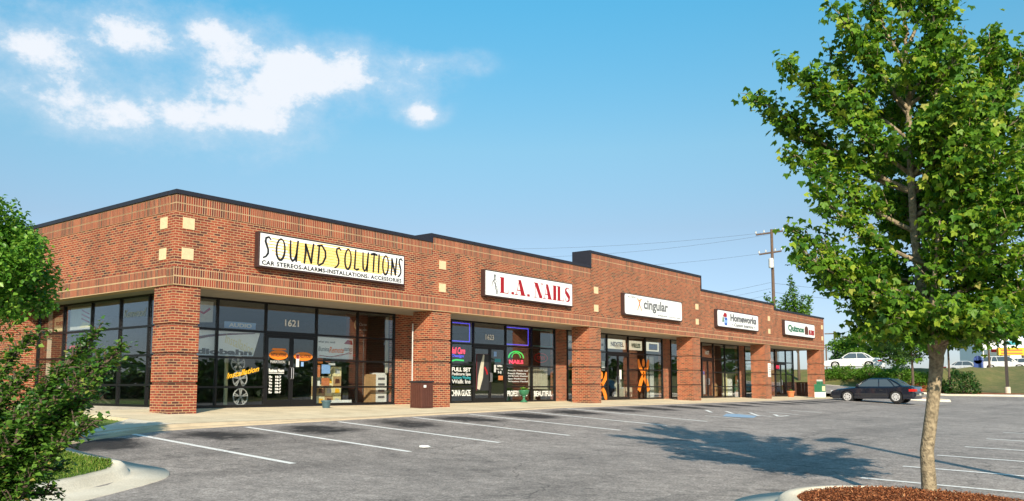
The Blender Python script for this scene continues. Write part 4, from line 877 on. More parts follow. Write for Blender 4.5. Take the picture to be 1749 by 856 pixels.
t = thing('neon_sign', 'green neon arch over a red word right of the nail shop door', 'neon light', (17.3, PLANE + .08, 1.7)); mb = MB(); mb.tube([(p[0], PLANE + .09, p[1]) for p in arc(17.25, 1.93, .52, .28, 0, 180, 14)], .028, 6); mb.tube([(p[0], PLANE + .09, p[1]) for p in arc(17.25, 1.95, .30, .2, 0, 180, 10)], .018, 6); mb.build('arch', 'neon_green', t); text_obj('NAILS', 16.75, 17.75, 1.68, 1.85, TF(PLANE + .09), 'neon_red', t, bold=.05)
t = thing('neon_sign', 'red neon OPEN oval in the last window of the nail shop', 'neon light', (19.0, PLANE + .08, 1.8)); MB().tube([(p[0], PLANE + .09, p[1]) for p in arc(19.05, 1.98, .5, .2, 0, 360, 22)], .02, 6, False).build('ring', 'flower_red', t); text_obj('OPEN', 18.75, 19.35, 1.9, 2.06, TF(PLANE + .09), 'flower_red', t, bold=.02)
for (x0, x1, z, s_, m_, lab) in ((13.0, 14.15, .34, 'CHINA GLAZE', 'white', 'white CHINA GLAZE lettering low on the glass'), (16.52, 17.9, .30, 'PROFESSIONAL', 'white', 'white PROFESSIONAL lettering low on the glass right of the door'), (18.4, 19.75, .28, 'BEAUTIFUL', 'white', 'white BEAUTIFUL lettering low on the last nail shop window')):
    t = thing('window_lettering', lab, 'lettering', ((x0 + x1) / 2, GY, z)); text_obj(s_, x0, x1, z, z + .24, TF(GY), m_, t, bold=.02)
t = thing('window_lettering', 'pale list of treatments on the glass left of the nail shop door', 'lettering', (13.5, GY, .8))
for k, (s_, m_) in enumerate((('FULL SET', 'white'), ('Pedicure Spa', 'pale_grey'), ('Manicure Waxing', 'teal'), ('Walk Ins', 'pale_grey'))): text_obj(s_, 13.03, 14.15, 1.30 - k * .14 - (.05 if k else 0), 1.41 - k * .14 + (.05 if not k else 0), TF(GY), m_, t, bold=.03)
t = thing('window_lettering', 'pale green lines of small writing right of the nail shop door', 'lettering', (17.3, GY, .85))
for k in range(5): text_obj(['Acrylic Nails Gel', 'French Manicure', 'Airbrush Design', 'Spa Pedicure', 'Waxing Facial'][k], 16.55, 17.95 - (k % 2) * .15, 1.34 - k * .115, 1.42 - k * .115, TF(GY), 'pale_grey', t, bold=.02)
t = poster('door_poster', [(14.5, .55), (15.3, .55), (15.3, 2.02), (14.5, 2.02)], -.018, 'trim_dark', 'tall framed poster of a white draped figure on the nail shop door', 'poster', thick=.004)
mb = MB(); ribbon(mb, [(14.62, .6), (14.75, 1.1), (14.85, 1.6), (14.95, 2.0)], [.16, .3, .2, .08], TF(PLANE - .0225)); mb.build('white_drape', 'curtain', t); mb = MB(); ribbon(mb, [(15.0, 1.5), (15.12, 1.35), (15.18, 1.2)], .09, TF(PLANE - .0225)); mb.build('red_ribbon', 'red_ink', t); mb = MB(); mb.tube([(14.5, PLANE - .025, .55), (14.5, PLANE - .025, 2.02), (15.3, PLANE - .025, 2.02), (15.3, PLANE - .025, .55)], .016, 6); mb.build('frame', 'dark_red', t)
for (x, z, a, b, m_, lab) in ((15.6, 1.95, .18, .2, 'lightblue_ink', 'small blue sticker high on the right nail shop door'), (15.66, 1.72, .4, .14, 'teal', 'teal sticker under the blue one on the right door'), (15.62, 1.3, .12, .3, 'pale_grey', 'narrow pale sticker on the right door beside the writing'), (15.9, .98, .3, .18, 'terracotta', 'orange brown sticker at the foot of the right door writing')):
    poster('door_sticker', [(x, z), (x + a, z), (x + a, z + b), (x, z + b)], -.016, m_, lab, 'sticker', thick=.003)
t = thing('window_lettering', 'pale stacked words on the right nail shop door', 'lettering', (16.0, PLANE - .018, 1.1)); text_obj('OPEN', 15.82, 16.15, 1.52, 1.60, TF(PLANE - .018), 'white', t, bold=.03); text_obj('Mon - Sat', 15.76, 16.2, 1.40, 1.48, TF(PLANE - .018), 'pale_grey', t); text_obj('9-8', 15.86, 16.1, 1.24, 1.36, TF(PLANE - .018), 'pale_grey', t, bold=.03)
mb = MB()
for i in range(22): mb.box(18.4 + i * .066, 18.4 + i * .066 + .05, PLANE + .28 + (i % 2) * .02, PLANE + .31 + (i % 2) * .02, .6, 1.62)
mb.build('curtain', 'curtain', B)
def pedestal(x, y, z, s, m_, lab, cat='planter'):
    t = thing('urn_planter', lab, cat, (x, y, z)); MB().lathe([(.17 * s, 0), (.15 * s, .04 * s), (.06 * s, .12 * s), (.05 * s, .22 * s), (.10 * s, .28 * s)], (x, y, z), 18).build('foot', m_, t, smooth=True)
    MB().lathe([(.08 * s, .27 * s), (.20 * s, .36 * s), (.24 * s, .50 * s), (.25 * s, .53 * s), (.21 * s, .54 * s), (.18 * s, .48 * s)], (x, y, z), 18).build('bowl', m_, t, smooth=True)
    P = rng.normal(0, 1, (60, 3)) * [.08, .08, .03] * s + [x, y, z + .56 * s]; leaves('plant', P, .09 * s, 'leaf_pear', t, droop=-.4)
b_ = on(895, 688, 2, .0); pedestal(17.15, 1.75, .055, .95, 'pot_green', 'green urn planter on the walk before the nail shop window'); pedestal(19.05, 2.6, .07, .8, 'curtain', 'pale stone urn inside the last nail shop window')
# bay 3: cingular window
for (x0, x1, s_, m_, lab) in ((24.72, 26.35, 'NEXTEL', 'brown_ink', 'lit yellow transom sign with brown NEXTEL lettering'), (26.75, 28.05, 'WIRELESS', 'green_ink', 'lit pale yellow transom sign with green lettering'), (28.6, 29.9, 'SPRINT', 'blue_ink', 'lit cream transom sign with a brown and blue field')):
    t = poster('transom_sign', [(x0, 2.60), (x1, 2.60), (x1, 3.08), (x0, 3.08)], .10, 'lit_sign', lab, 'sign', thick=.06)
    if s_ == 'SPRINT': MB().prism([(x0 + .2, 2.66), (x1 - .15, 2.66), (x1 - .15, 3.0), (x0 + .2, 3.0)], TF(PLANE + .039), .003).build('field', 'brown_ink', t)
    text_obj(s_, x0 + .18, x1 - .18, 2.72, 2.95, TF(PLANE + .035), m_, t, bold=.04)
t = poster('transom_sign', [(21.05, 2.52), (21.75, 2.52), (21.75, 3.05), (21.05, 3.05)], .1, 'sign_white', 'white notice in the narrow high window left of the third pier', 'sign'); text_obj('DSL', 21.15, 21.65, 2.72, 2.86, TF(PLANE + .085), 'grey_ink', t, bold=.03)
t = poster('transom_sign', [(23.9, 2.50), (24.38, 2.50), (24.38, 3.05), (23.9, 3.05)], .1, 'sign_white', 'white notice in the high window just right of the third pier', 'sign'); MB().prism([(23.98, 2.7), (24.3, 2.7), (24.3, 2.82), (23.98, 2.82)], TF(PLANE + .089), .002).build('line', 'grey_ink', t)
def xman(cx_, cz_, s, lab, parts=True):
    t = thing('orange_figure_decal', lab, 'decal', (cx_, GY, cz_ - s)); mb = MB()
    W = [.20 * s, .34 * s, .26 * s]
    ribbon(mb, [(cx_ - .62 * s, cz_ + .92 * s), (cx_ - .5 * s, cz_ + .55 * s), (cx_, cz_ + .02 * s)], W, TF(GY)); ribbon(mb, [(cx_ + .62 * s, cz_ + .92 * s), (cx_ + .5 * s, cz_ + .55 * s), (cx_, cz_ + .02 * s)], W, TF(GY))
    ribbon(mb, [(cx_, cz_), (cx_ - .34 * s, cz_ - .42 * s), (cx_ - .6 * s, cz_ - .95 * s)], [.26 * s, .36 * s, .32 * s], TF(GY)); ribbon(mb, [(cx_, cz_), (cx_ + .34 * s, cz_ - .42 * s), (cx_ + .6 * s, cz_ - .95 * s)], [.26 * s, .36 * s, .32 * s], TF(GY)); mb.build('body', 'orange', t)
    MB().prism(arc(cx_, cz_ + .72 * s, .16 * s, .24 * s, 0, 345, 14), TF(GY), .004).build('head', 'orange', t)
xman(28.1, 1.32, .88, 'large orange figure shape across the windows right of the phone shop door'); xman(23.95, .72, .75, 'orange figure shape cut off by the third pier'); 
t = poster('window_sticker', [(21.05, 1.48), (21.5, 1.48), (21.5, 1.95), (21.05, 1.95)], .02, 'orange', 'square orange sticker in the narrow window left of the third pier', 'sticker', thick=.004)
t = poster('window_sticker', [(24.0, 1.5), (24.3, 1.5), (24.3, 1.95), (24.0, 1.95)], .02, 'white', 'white card in the window just right of the third pier', 'sticker', thick=.004)
t = poster('door_sticker', [(25.62, 1.08), (25.82, 1.08), (25.82, 1.55), (25.62, 1.55)], -.016, 'white', 'tall white card on the phone shop door', 'sticker', thick=.004)
for (x, m_, lab) in ((28.95, 'curtain', 'cream hanging cloth left in the last phone shop window'), (29.55, 'pale_grey', 'pale hanging cloth right in the last phone shop window')):
    t = thing('hanging_cloth', lab, 'curtain', (x, PLANE + .3, .2)); mb = MB()
    for i in range(5): mb.box(x - .2 + i * .085, x - .2 + i * .085 + .08, PLANE + .30 + (i % 2) * .03, PLANE + .33 + (i % 2) * .03, .12, 2.3)
    mb.build('cloth', m_, t); MB().tube([(x - .22, PLANE + .33, 2.32), (x + .25, PLANE + .33, 2.32)], .015, 6).build('rod', 'metal', t)
def armchair(x, y, z, m_, lab):
    t = thing('armchair', lab, 'chair', (x, y, z)); MB().box(x - .3, x + .3, y - .05, y + .55, z + .22, z + .42).build('seat', m_, t, bevel=.05); MB().box(x - .32, x + .32, y + .5, y + .66, z + .2, z + .95).build('backrest', m_, t, bevel=.06)
    for s in (-1, 1): MB().box(x + s * .34 - .06, x + s * .34 + .06, y - .05, y + .6, z + .1, z + .6).build('armrest', m_, t, bevel=.03)
    for sx_ in (-1, 1):
        for sy_ in (0, .5): MB().tube([(x + sx_ * .28, y + sy_, z), (x + sx_ * .28, y + sy_, z + .22)], .02, 6).build('leg', 'trim_dark', t)
armchair(27.3, PLANE + .5, .07, 'curtain', 'cream armchair inside the phone shop window')
# bay 4 and 5 goods
for (x, z0, z1, m_, lab) in ((33.7, .2, 1.3, 'curtain', 'pale folded cloth left in the home shop window'), (35.85, .25, 1.45, 'pale_grey', 'framed pale picture on the home shop door'), (37.5, .12, .9, 'box_card', 'low brown chest inside the home shop window'), (39.0, .12, 1.55, 'cream', 'cream and green fabric roll inside the home shop window'), (39.75, .12, 1.2, 'white', 'white cloth roll at the right end of the home shop window')):
    t = thing('fabric_display', lab, 'display', (x, PLANE + .3, z0)); mb = MB()
    for i in range(6): mb.box(x - .36 + i * .12, x - .36 + i * .12 + .112, PLANE + .28 + (i % 2) * .03, PLANE + .34 + (i % 2) * .03, z0, z1 - (i % 3) * .03)
    mb.build('cloth', m_, t); MB().box(x - .38, x + .38, PLANE + .36, PLANE + .40, z0 - .05 if z0 > .13 else .07, z1 + .03).build('backing', 'fence_wood', t)
t = poster('window_sticker', [(35.1, 1.4), (35.5, 1.4), (35.5, 1.95), (35.1, 1.95)], .02, 'red_ink', 'red and blue sticker on the home shop window', 'sticker', thick=.004); MB().prism([(35.12, 1.42), (35.48, 1.42), (35.48, 1.62), (35.12, 1.62)], TF(PLANE + .015), .002).build('blue_half', 'blue_ink', t)
t = thing('neon_sign', 'small red neon sign in the sandwich shop window', 'neon light', (47.3, PLANE + .1, 1.9)); text_obj('OPEN', 46.95, 47.75, 1.95, 2.2, TF(PLANE + .1), 'neon_red', t, bold=.05); MB().box(46.9, 47.8, PLANE + .105, PLANE + .13, 1.9, 2.25).build('back_board', 'dark_red', t)
t = poster('window_sticker', [(49.5, 1.7), (49.85, 1.7), (49.85, 2.0), (49.5, 2.0)], .02, 'white', 'white card in the sandwich shop corner window', 'sticker', thick=.004)

# things on the walk
def swz(x, y): return SW(x, y)
t = thing('litter_bin', 'square dark brown litter bin with a white label beside the second brick pier', 'bin', (9.02, -.12, swz(9, -.1))); z = swz(9, -.1); x, y = 9.02, -.12
MB().box(x - .27, x + .27, y - .27, y + .27, z, z + .84).build('body', 'bin_brown', t, bevel=.015)
mb = MB()
for k in range(6): mb.box(x - .25 + k * .085, x - .25 + k * .085 + .07, y - .285, y - .272, z + .05, z + .78)
for k in range(6): mb.box(x - .285, x - .272, y - .25 + k * .085, y - .25 + k * .085 + .07, z + .05, z + .78)
mb.build('slats', 'bin_brown', t); MB().box(x - .30, x + .30, y - .30, y + .30, z + .842, z + .90).build('lid', 'trim_dark', t, bevel=.01); MB().box(x - .20, x - .08, y - .292, y - .287, z + .68, z + .76).build('label_plate', 'white', t)
def pot(x, y, z, r, h, m_, lab, plant=False):
    t = thing('plant_pot', lab, 'plant pot', (x, y, z)); MB().lathe([(r * .72, 0), (r * .95, h * .8), (r * 1.08, h * .8), (r * 1.08, h), (r * .92, h), (r * .9, h * .9)], (x, y, z), 20).build('pot', m_, t, smooth=False)
    MB().lathe([(r * .9, h * .88), (r * .5, h * .9)], (x, y, z), 14).build('soil', 'stone_mat', t)
    if plant: P = rng.normal(0, 1, (50, 3)) * [.06, .06, .04] + [x, y, z + h + .02]; leaves('plant', P, .07, 'leaf_pear', t, droop=-.5)
p = on(557, 694.5, 2, .09); pot(p.x, p.y, swz(p.x, p.y), .15, .24, 'pot_blue', 'dark blue grey pot on the walk by the stereo shop door')
p = on(1355, 681.5, 2, -.09); pot(47.0, 1.2, swz(47, 1.2), .26, .42, 'terracotta', 'orange terracotta pot outside the sandwich shop', True)
# newspaper rack
x, y = 47.3, -.7; z = swz(x, y); t = thing('newspaper_box', 'green and white newspaper box in front of the end pier', 'newspaper box', (x, y, z))
MB().box(x - .42, x + .42, y - .25, y + .25, z + .42, z + .95).build('cabinet', 'pot_green', t, bevel=.02); MB().box(x - .40, x + .40, y - .26, y + .24, z + .04, z + .42).build('lower_panel', 'white', t, bevel=.01); MB().box(x - .28, x + .28, y - .262, y - .251, z + .5, z + .82).build('window', 'cream', t); MB().box(x - .24, x + .24, y - .15, y + .15, z + .951, z + 1.15).build('coin_head', 'pot_green', t, bevel=.02); MB().box(x - .43, x + .43, y - .27, y + .26, z, z + .04).build('base', 'pot_green', t)
MB().box(x - .18, x + .18, y - .14, y + .14, z + 1.151, z + 1.26).build('cap', 'pale_grey', t); MB().tube([(x + .47, y - .2, z), (x + .47, y - .2, z + .85)], .03, 6).build('post', 'pale_grey', t)
t = thing('notice_board', 'narrow white notice fixed to the fifth brick pier', 'notice', (40.1, -.02, 1.3)); MB().box(39.95, 40.35, .0, .028, 1.30, 2.15).build('board', 'white', t); mb = MB()
for k in range(6): mb.box(40.0, 40.3, -.006, -.001, 1.42 + k * .11, 1.45 + k * .11)
mb.build('text_lines', 'grey_ink', t)
# low patio screen beside the last shop
t = thing('patio_screen', 'low dark brown screen between the corner shop and the end pier', 'screen', (51.2, 2, -.05)); mb = MB()
for k in range(10): mb.box(51.2, 51.24, 1.0 + k * .24, 1.0 + k * .24 + .22, -.08, .98)
mb.build('boards', 'fence_wood', t); MB().box(51.17, 51.27, .95, 3.45, .985, 1.04).build('top_rail', 'fence_wood', t)
for y in (.97, 2.2, 3.42): MB().box(51.25, 51.33, y - .04, y + .04, -.1, .983).build('post', 'fence_wood', t)

t = thing('paper_litter', 'small crumpled white paper lying on the asphalt past the third stall line', 'litter', (.08, -8.84, H(.08, -8.84))); mb = MB(); mb.lathe([(.03, .005), (.11, .015), (.09, .045), (.02, .05)], (.08, -8.84, H(.08, -8.84)), 9)
mb.v = [(a_ + random.uniform(-.012, .012), b_ + random.uniform(-.012, .012), c_) for a_, b_, c_ in mb.v]; mb.build('paper', 'white', t)
# ------------------------------------------------------------------ cars
def sedan(name, label, paint, loc, rz, L_=4.75, W_=1.78, H_=1.40, group=None, plate=True, suv=False, scale=1):
    t = thing(name, label, 'car', loc, rz, group); hw = W_ / 2; f = L_ / 2      # local: +x is forward
    wx = L_ * .285; wr = .315 if not suv else .36; g = .20 if not suv else .27; belt = .86 if not suv else 1.02
    arch = lambda c: [(c + (wr + .06) * math.cos(a), wr + (wr + .06) * math.sin(a)) for a in np.linspace(math.pi, 0, 9)]
    rear_top = belt + .07
    outl = [(-f + .02, .32), (-f + .06, g)] + [(-wx - wr - .06, g)] + arch(-wx)[0:] + [(-wx + wr + .06, g), (wx - wr - .06, g)] + arch(wx) + [(wx + wr + .06, g), (f - .10, g), (f - .01, .34), (f, .50), (f - .06, .64), (f - .35, .74), (f - .75, .79), (f * .36, belt), (0, belt + .02), (-f * .46, belt + .03), (-f * .62, rear_top), (-f + .22, rear_top - .01), (-f + .05, rear_top - .07), (-f, .62)]
    if suv: outl = outl[:-6] + [(0, belt), (-f * .5, belt), (-f * .8, belt), (-f + .06, belt), (-f + .01, belt - .1), (-f - .02, .62)]
    outl = [Vector(p) for p in outl]; cen = Vector((0, .52)); mb = MB(); lay = [(0, 0), (hw * .62, 0), (hw * .86, .012), (hw * .965, .045), (hw, .10)]
    def shrink(p, s):
        q = p.copy()
        if s:
            q.x += -math.copysign(min(abs(p.x) * .0 + s * (1 if abs(p.x) > f * .8 else 0), 1), p.x)
            if p.y > .6: q.y -= s * (.9 if p.y > .7 else .4)
            if p.y < .25: q.y += s * .2
        return q
    n = len(outl)
    for sgn in (-1, 1):
        V = []; 
        for (yy, s) in lay: V += [(shrink(p, s).x, sgn * yy, shrink(p, s).y) for p in outl]
        F = []
        for j in range(len(lay) - 1):
            for i in range(n):
                a, b = j * n + i, j * n + (i + 1) % n; F.append((a, b, b + n, a + n) if sgn > 0 else (a, a + n, b + n, b))
        k = (len(lay) - 1) * n; F.append(tuple(k + i for i in range(n)) if sgn > 0 else tuple(k + i for i in reversed(range(n))))
        mb.add(V, F)
    body = mb.build('body', paint, t, local=True)
    # greenhouse
    rz0, rz1 = (belt + .0, H_)
    if not suv: bot = (-f * .74, f * .38); top = (-f * .42, f * .09)
    else: bot = (-f + .10, f * .42); top = (-f + .32, f * .16)
    bw, tw = hw * .90, hw * .70
    def gh(xb0, xb1, xt0, xt1, wb, wt, z0, z1):
        V = [(xb0, -wb, z0), (xb1, -wb, z0), (xb1, wb, z0), (xb0, wb, z0), (xt0, -wt, z1), (xt1, -wt, z1), (xt1, wt, z1), (xt0, wt, z1)]
        return V, [(0, 3, 2, 1), (4, 5, 6, 7), (0, 1, 5, 4), (1, 2, 6, 5), (2, 3, 7, 6), (3, 0, 4, 7)]
    V, F = gh(bot[0], bot[1], top[0], top[1], bw, tw, rz0 - .02, rz1 - .05); m = MB(); m.add(V, F); m.build('window', 'car_glass', t, local=True, bevel=.03)
    V, F = gh(top[0] - .06, top[1] + .06, top[0] + .10, top[1] - .12, tw + .025, tw - .12, rz1 - .075, rz1); m = MB(); m.add(V, F); roof = m.build('roof', paint, t, local=True, bevel=.03)
    m = MB()
    for sgn in (-1, 1):
        def pil(xb, xt, wd_): m.tube([(xb, sgn * (bw + .004), rz0 - .02), ((xb + xt) / 2, sgn * ((bw + tw) / 2 + .012), (rz0 + rz1) / 2), (xt, sgn * (tw + .01), rz1 - .06)], wd_, 6)
        pil(bot[1], top[1], .03); pil(bot[0] + .02, top[0], .045); pil((bot[0] + bot[1]) / 2, (top[0] + top[1]) / 2, .022)
        if not suv: pil(bot[0] + .42, top[0] + .12, .022)
        else: pil(bot[0] + 1.0, top[0] + .9, .03)
        m.tube([(bot[0], sgn * (bw + .008), rz0 - .0), (bot[1], sgn * (bw + .008), rz0 - .0)], .018, 6)
    m.build('pillar', paint, t, local=True)
    for sx_ in (-1, 1):
        for sy_ in (-1, 1):
            w_ = MB(); y0 = sy_ * (hw - .20); y1 = sy_ * (hw - .005)
            w_.lathe([(wr * .6, min(y0, y1)), (wr * .96, min(y0, y1) + .0), (wr, min(y0, y1) + .03), (wr, max(y0, y1) - .03), (wr * .96, max(y0, y1)), (wr * .6, max(y0, y1))], (sx_ * wx, 0, wr), 22, 'y'); wo = w_.build('wheel', 'tyre', t, local=True)
            r_ = MB(); yy = sy_ * (hw + .004); r_.lathe([(wr * .74, min(yy, yy - sy_ * .05)), (wr * .68, max(yy, yy - sy_ * .05))] if sy_ > 0 else [(wr * .68, yy), (wr * .74, yy + .05)], (sx_ * wx, 0, wr), 20, 'y'); r_.build('rim', 'rim', wo, local=True)
            h_ = MB(); 
            for k in range(7): a = k * 2 * math.pi / 7; h_.box(sx_ * wx + wr * .42 * math.cos(a) - .025, sx_ * wx + wr * .42 * math.cos(a) + .025, min(yy, yy + sy_ * .004), max(yy, yy + sy_ * .004), wr + wr * .42 * math.sin(a) - .03, wr + wr * .42 * math.sin(a) + .03)
            h_.build('rim_hole', 'trim_dark', wo, local=True)
            a_ = MB(); a_.lathe([(wr + .05, min(sy_ * (hw - .45), sy_ * (hw - .12))), (wr + .05, max(sy_ * (hw - .45), sy_ * (hw - .12)))], (sx_ * wx, 0, wr + .005), 16, 'y'); a_.build('wheel_well', 'trim_dark', t, local=True)
    for sy_ in (-1, 1):
        MB().box(-f - .012, -f + .12, *sorted((sy_ * (hw - .06), sy_ * (hw - .50))), .60, .74).build('tail_light', 'tail_red', t, local=True, bevel=.015)
        MB().box(-f + .03, -f + .30, *sorted((sy_ * (hw - .07), sy_ * (hw + .003))), .60, .74).build('tail_light', 'tail_red', t, local=True, bevel=.012)
        MB().box(f - .14, f - .02, *sorted((sy_ * (hw - .10), sy_ * (hw - .50))), .53, .66).build('headlight', 'lamp_clear', t, local=True, bevel=.02)
        MB().box(f * .28, f * .28 + .12, *sorted((sy_ * (hw - .02), sy_ * (hw + .14))), belt + .02, belt + .15).build('mirror', paint, t, local=True, bevel=.02)
        MB().box(-wx + wr + .10, wx - wr - .10, *sorted((sy_ * (hw + .001), sy_ * (hw + .012))), .44, .50).build('side_moulding', 'trim_dark' if paint != 'car_white' else 'pale_grey', t, local=True)
        m = MB()
        for xd in (-f * .36, 0.05, f * .30): m.box(xd - .006, xd + .006, *sorted((sy_ * (hw - .01), sy_ * (hw + .002))), .28, belt - .12)
        m.build('door_gap', 'trim_dark', t, local=True)
        for xd in (-.25, -f * .33 + .12): MB().box(xd, xd + .16, *sorted((sy_ * (hw), sy_ * (hw + .02))), belt - .2, belt - .165).build('door_handle', 'trim_dark' if paint != 'car_white' else 'pale_grey', t, local=True)
    MB().box(-f - .05, -f + .1, -hw + .08, hw - .08, .34, .54).build('bumper', paint, t, local=True, bevel=.03); MB().box(f - .12, f + .04, -hw + .10, hw - .10, .26, .46).build('bumper', paint, t, local=True, bevel=.03)
    MB().box(-f - .062, -f - .051, -.17, .17, .56 if suv else .40, .66 if suv else .5).build('number_plate', 'plate', t, local=True)
    t.scale = (scale,) * 3
    return t
dc = Vector((38.5, -6.7)); sedan('parked_car', 'black four door saloon parked nose to the walk beyond the last shop', 'car_black', (dc.x, dc.y, H(dc.x, dc.y) + .0), R(88.5), L_=4.5, H_=1.34)
p = far(1455, 630.5, 75); sedan('parked_car', 'white saloon parked on the bank above the hedge', 'car_white', (p.x, p.y, 2.25), R(107), group='cars parked on the upper ground')
p = far(1466, 627, 82); sedan('parked_car', 'grey car half hidden behind the white saloon', 'car_silver', (p.x, p.y, 2.25), R(-80), group='cars parked on the upper ground')
p = far(1718, 624.5, 96); zS = 2.98; sedan('parked_car', 'white estate car on the rise beyond the lamp post', 'car_white', (p.x, p.y, H(p.x, p.y) + .02), R(-88), 4.9, 1.85, 1.62, suv=True, group='cars parked on the upper ground')
p = far(1652, 624, 100); sedan('parked_car', 'pale blue car on the rise left of the white estate car', 'car_silver', (p.x, p.y, H(p.x, p.y) + .02), R(-88), group='cars parked on the upper ground')
p = far(1748, 623, 101); sedan('parked_car', 'white saloon at the right edge beyond the lamp post', 'car_white', (p.x, p.y, H(p.x, p.y) + .02), R(-95), group='cars parked on the upper ground')
p = far(1672, 626, 92); t = thing('mail_box', 'dark blue collection box on the rise between the pale cars', 'post box', (p.x, p.y, H(p.x, p.y))); z = H(p.x, p.y); MB().box(p.x - .35, p.x + .35, p.y - .45, p.y + .45, z + .12, z + 1.3).build('body', 'car_blue', t, bevel=.05)
mb = MB(); mb.tube([(p.x - .35, p.y, z + 1.3), (p.x + .35, p.y, z + 1.3)], .44, 16); mb.build('rounded_top', 'car_blue', t); 
for s in (-1, 1): MB().box(p.x - .3, p.x + .3, p.y + s * .36 - .04, p.y + s * .36 + .04, z, z + .12).build('leg', 'trim_dark', t)

# ------------------------------------------------------------------ poles, wires, far signs
def pole_at(px, pyb, d): p = far(px, pyb, d); return p
ub = far(1324, 600, 84); zb = .3; ut = far(1320, 392, 84).z
U = thing('utility_pole', 'tall wooden utility pole with two cross arms behind the shop roof', 'utility pole', (ub.x, ub.y, zb))
MB().tube([(ub.x, ub.y, zb), (ub.x, ub.y, ut)], [.20, .13], 10).build('post', 'wood_pole', U)
ad = Vector((_R.x, _R.y, 0)) * .92 + Vector((_F.x, _F.y, 0)) * -.38; arms = []
for (dz, hl) in ((.35, 1.45), (2.35, 1.2)):
    c = Vector((ub.x, ub.y, ut - dz)); a = c - ad * hl * 1.05; b = c + ad * hl * .75
    MB().tube([a + Vector((0, 0, -.1)), b + Vector((0, 0, .12))], .085, 6).build('cross_arm', 'wood_pole', U); arms.append((a, b))
    for k in (0, .3, .72, 1.0):
        q = a.lerp(b, k); MB().lathe([(.05, 0), (.09, .1), (.05, .2), (.08, .26)], (q.x, q.y, q.z + .02 + .22 * k - .02), 8).build('insulator', 'pale_grey', U)
MB().lathe([(.24, 0), (.26, .1), (.26, .85), (.2, .95)], (ub.x - .35, ub.y, ut - 3.9), 12).build('transformer', 'pale_grey', U)
def wire(a, b, sag, lab, n=18, r=.016):
    pts = [a.lerp(b, i / n) + Vector((0, 0, -sag * 4 * (i / n) * (1 - i / n))) for i in range(n + 1)]
    o = MB().tube(pts, r, 4).build('power_line', 'wire'); tag(o, lab, 'power line', 'power lines strung from the utility pole')
c0 = Vector((ub.x, ub.y, ut))
wl = ['topmost', 'second', 'third', 'fourth', 'fifth', 'lowest']
for k, (dz, px, py, sg, d2) in enumerate(((.3, 800, 425, .5, 95), (.5, 760, 438, .9, 97), (2.3, 820, 455, .8, 99), (5.3, 1000, 520, .6, 95), (5.9, 1010, 528, .6, 96), (6.5, 1030, 535, .6, 97))):
    wire(c0 - Vector((0, 0, dz)) - ad * (1.0 if k in (0,) else .2), far(px, py, d2), sg, '%s power line running left from the utility pole' % wl[k], r=.012)
for k, (dz, py, sg) in enumerate(((5.4, 515, .4), (6.3, 528, .5))): wire(c0 - Vector((0, 0, dz)), far(1760, py, 105), sg, '%s power line running right from the utility pole' % ['upper', 'lower'][k], r=.014)
p = far(1427, 620, 110); z1 = far(1427, 566, 110).z; t = thing('utility_pole', 'thin distant utility pole just right of the shop building end', 'utility pole', (p.x, p.y, 2)); MB().tube([(p.x, p.y, 2), (p.x, p.y, z1)], .12, 8).build('post', 'wood_pole', t); q = Vector((p.x, p.y, z1 - .3)); MB().tube([q - ad * 1.2, q + ad * 1.2], .07, 6).build('cross_arm', 'wood_pole', t)
p = far(1412, 625, 120); z1 = far(1412, 588, 120).z; t = thing('utility_pole', 'smaller distant pole with a low cross arm beside the building end', 'utility pole', (p.x, p.y, 2)); MB().tube([(p.x, p.y, 2), (p.x, p.y, z1)], .1, 8).build('post', 'wood_pole', t); q = Vector((p.x, p.y, z1 - .2)); MB().tube([q - ad * 1.0, q + ad * 1.0], .06, 6).build('cross_arm', 'wood_pole', t)
# lamp post on the bank
p = far(1721, 664, 66); zb = H(p.x, p.y); t = thing('lamp_post', 'dark square lamp post on the grassy bank at the right', 'lamp post', (p.x, p.y, zb)); MB().tube([(p.x, p.y, zb), (p.x, p.y, zb + .5)], .2, 12).build('base', 'kerb', t); MB().box(p.x - .10, p.x + .10, p.y - .10, p.y + .10, zb + .5, zb + 8.2).build('post', 'pole_dark', t); MB().box(p.x - 1.0, p.x + .2, p.y - .25, p.y + .25, zb + 8.21, zb + 8.45).build('lamp_head', 'pole_dark', t, bevel=.03)
# lamp post to the right of the photographer: out of frame, but its shadow crosses the lot
lx, ly = -1.6, -23.0; lz = H(lx, ly); t = thing('lamp_post', 'tall dark lamp post on the near side of the lot', 'lamp post', (lx, ly, lz)); MB().tube([(lx, ly, lz), (lx, ly, lz + .6)], .22, 14).build('base', 'kerb', t); MB().box(lx - .075, lx + .075, ly - .075, ly + .075, lz + .6, lz + 7.2).build('post', 'pole_dark', t); MB().box(lx - .55, lx + .55, ly - .2, ly + .2, lz + 7.21, lz + 7.42).build('lamp_head', 'pole_dark', t, bevel=.03)
# signs on the rise
def board(px0, px1, py0, py1, d, depth=.4):
    a = far(px0, py0, d); b = far(px1, py1, d); return a, b
def facing_box(mb, c, hw_, z0, z1, dp):     # box turned towards the lot
    r_ = Vector((_R.x, _R.y, 0)); f_ = Vector((_F.x, _F.y, 0))
    V = [c + r_ * sx_ * hw_ + f_ * sy_ * dp / 2 for sy_ in (-1, 1) for sx_ in (-1, 1)]
    mb.add([(v.x, v.y, z) for z in (z0, z1) for v in V], [(0, 2, 3, 1), (4, 5, 7, 6), (0, 1, 5, 4), (2, 6, 7, 3), (0, 4, 6, 2), (1, 3, 7, 5)])
D = 112; c = far(1728, 600, D); t = thing('pylon_sign', 'large white and yellow sign board with a teal emblem beyond the parked cars', 'sign', (c.x, c.y, 2.5))
za, zm, zz = far(0, 577, D).z, far(0, 594, D).z, far(0, 607, D).z; zl = far(0, 620, D).z
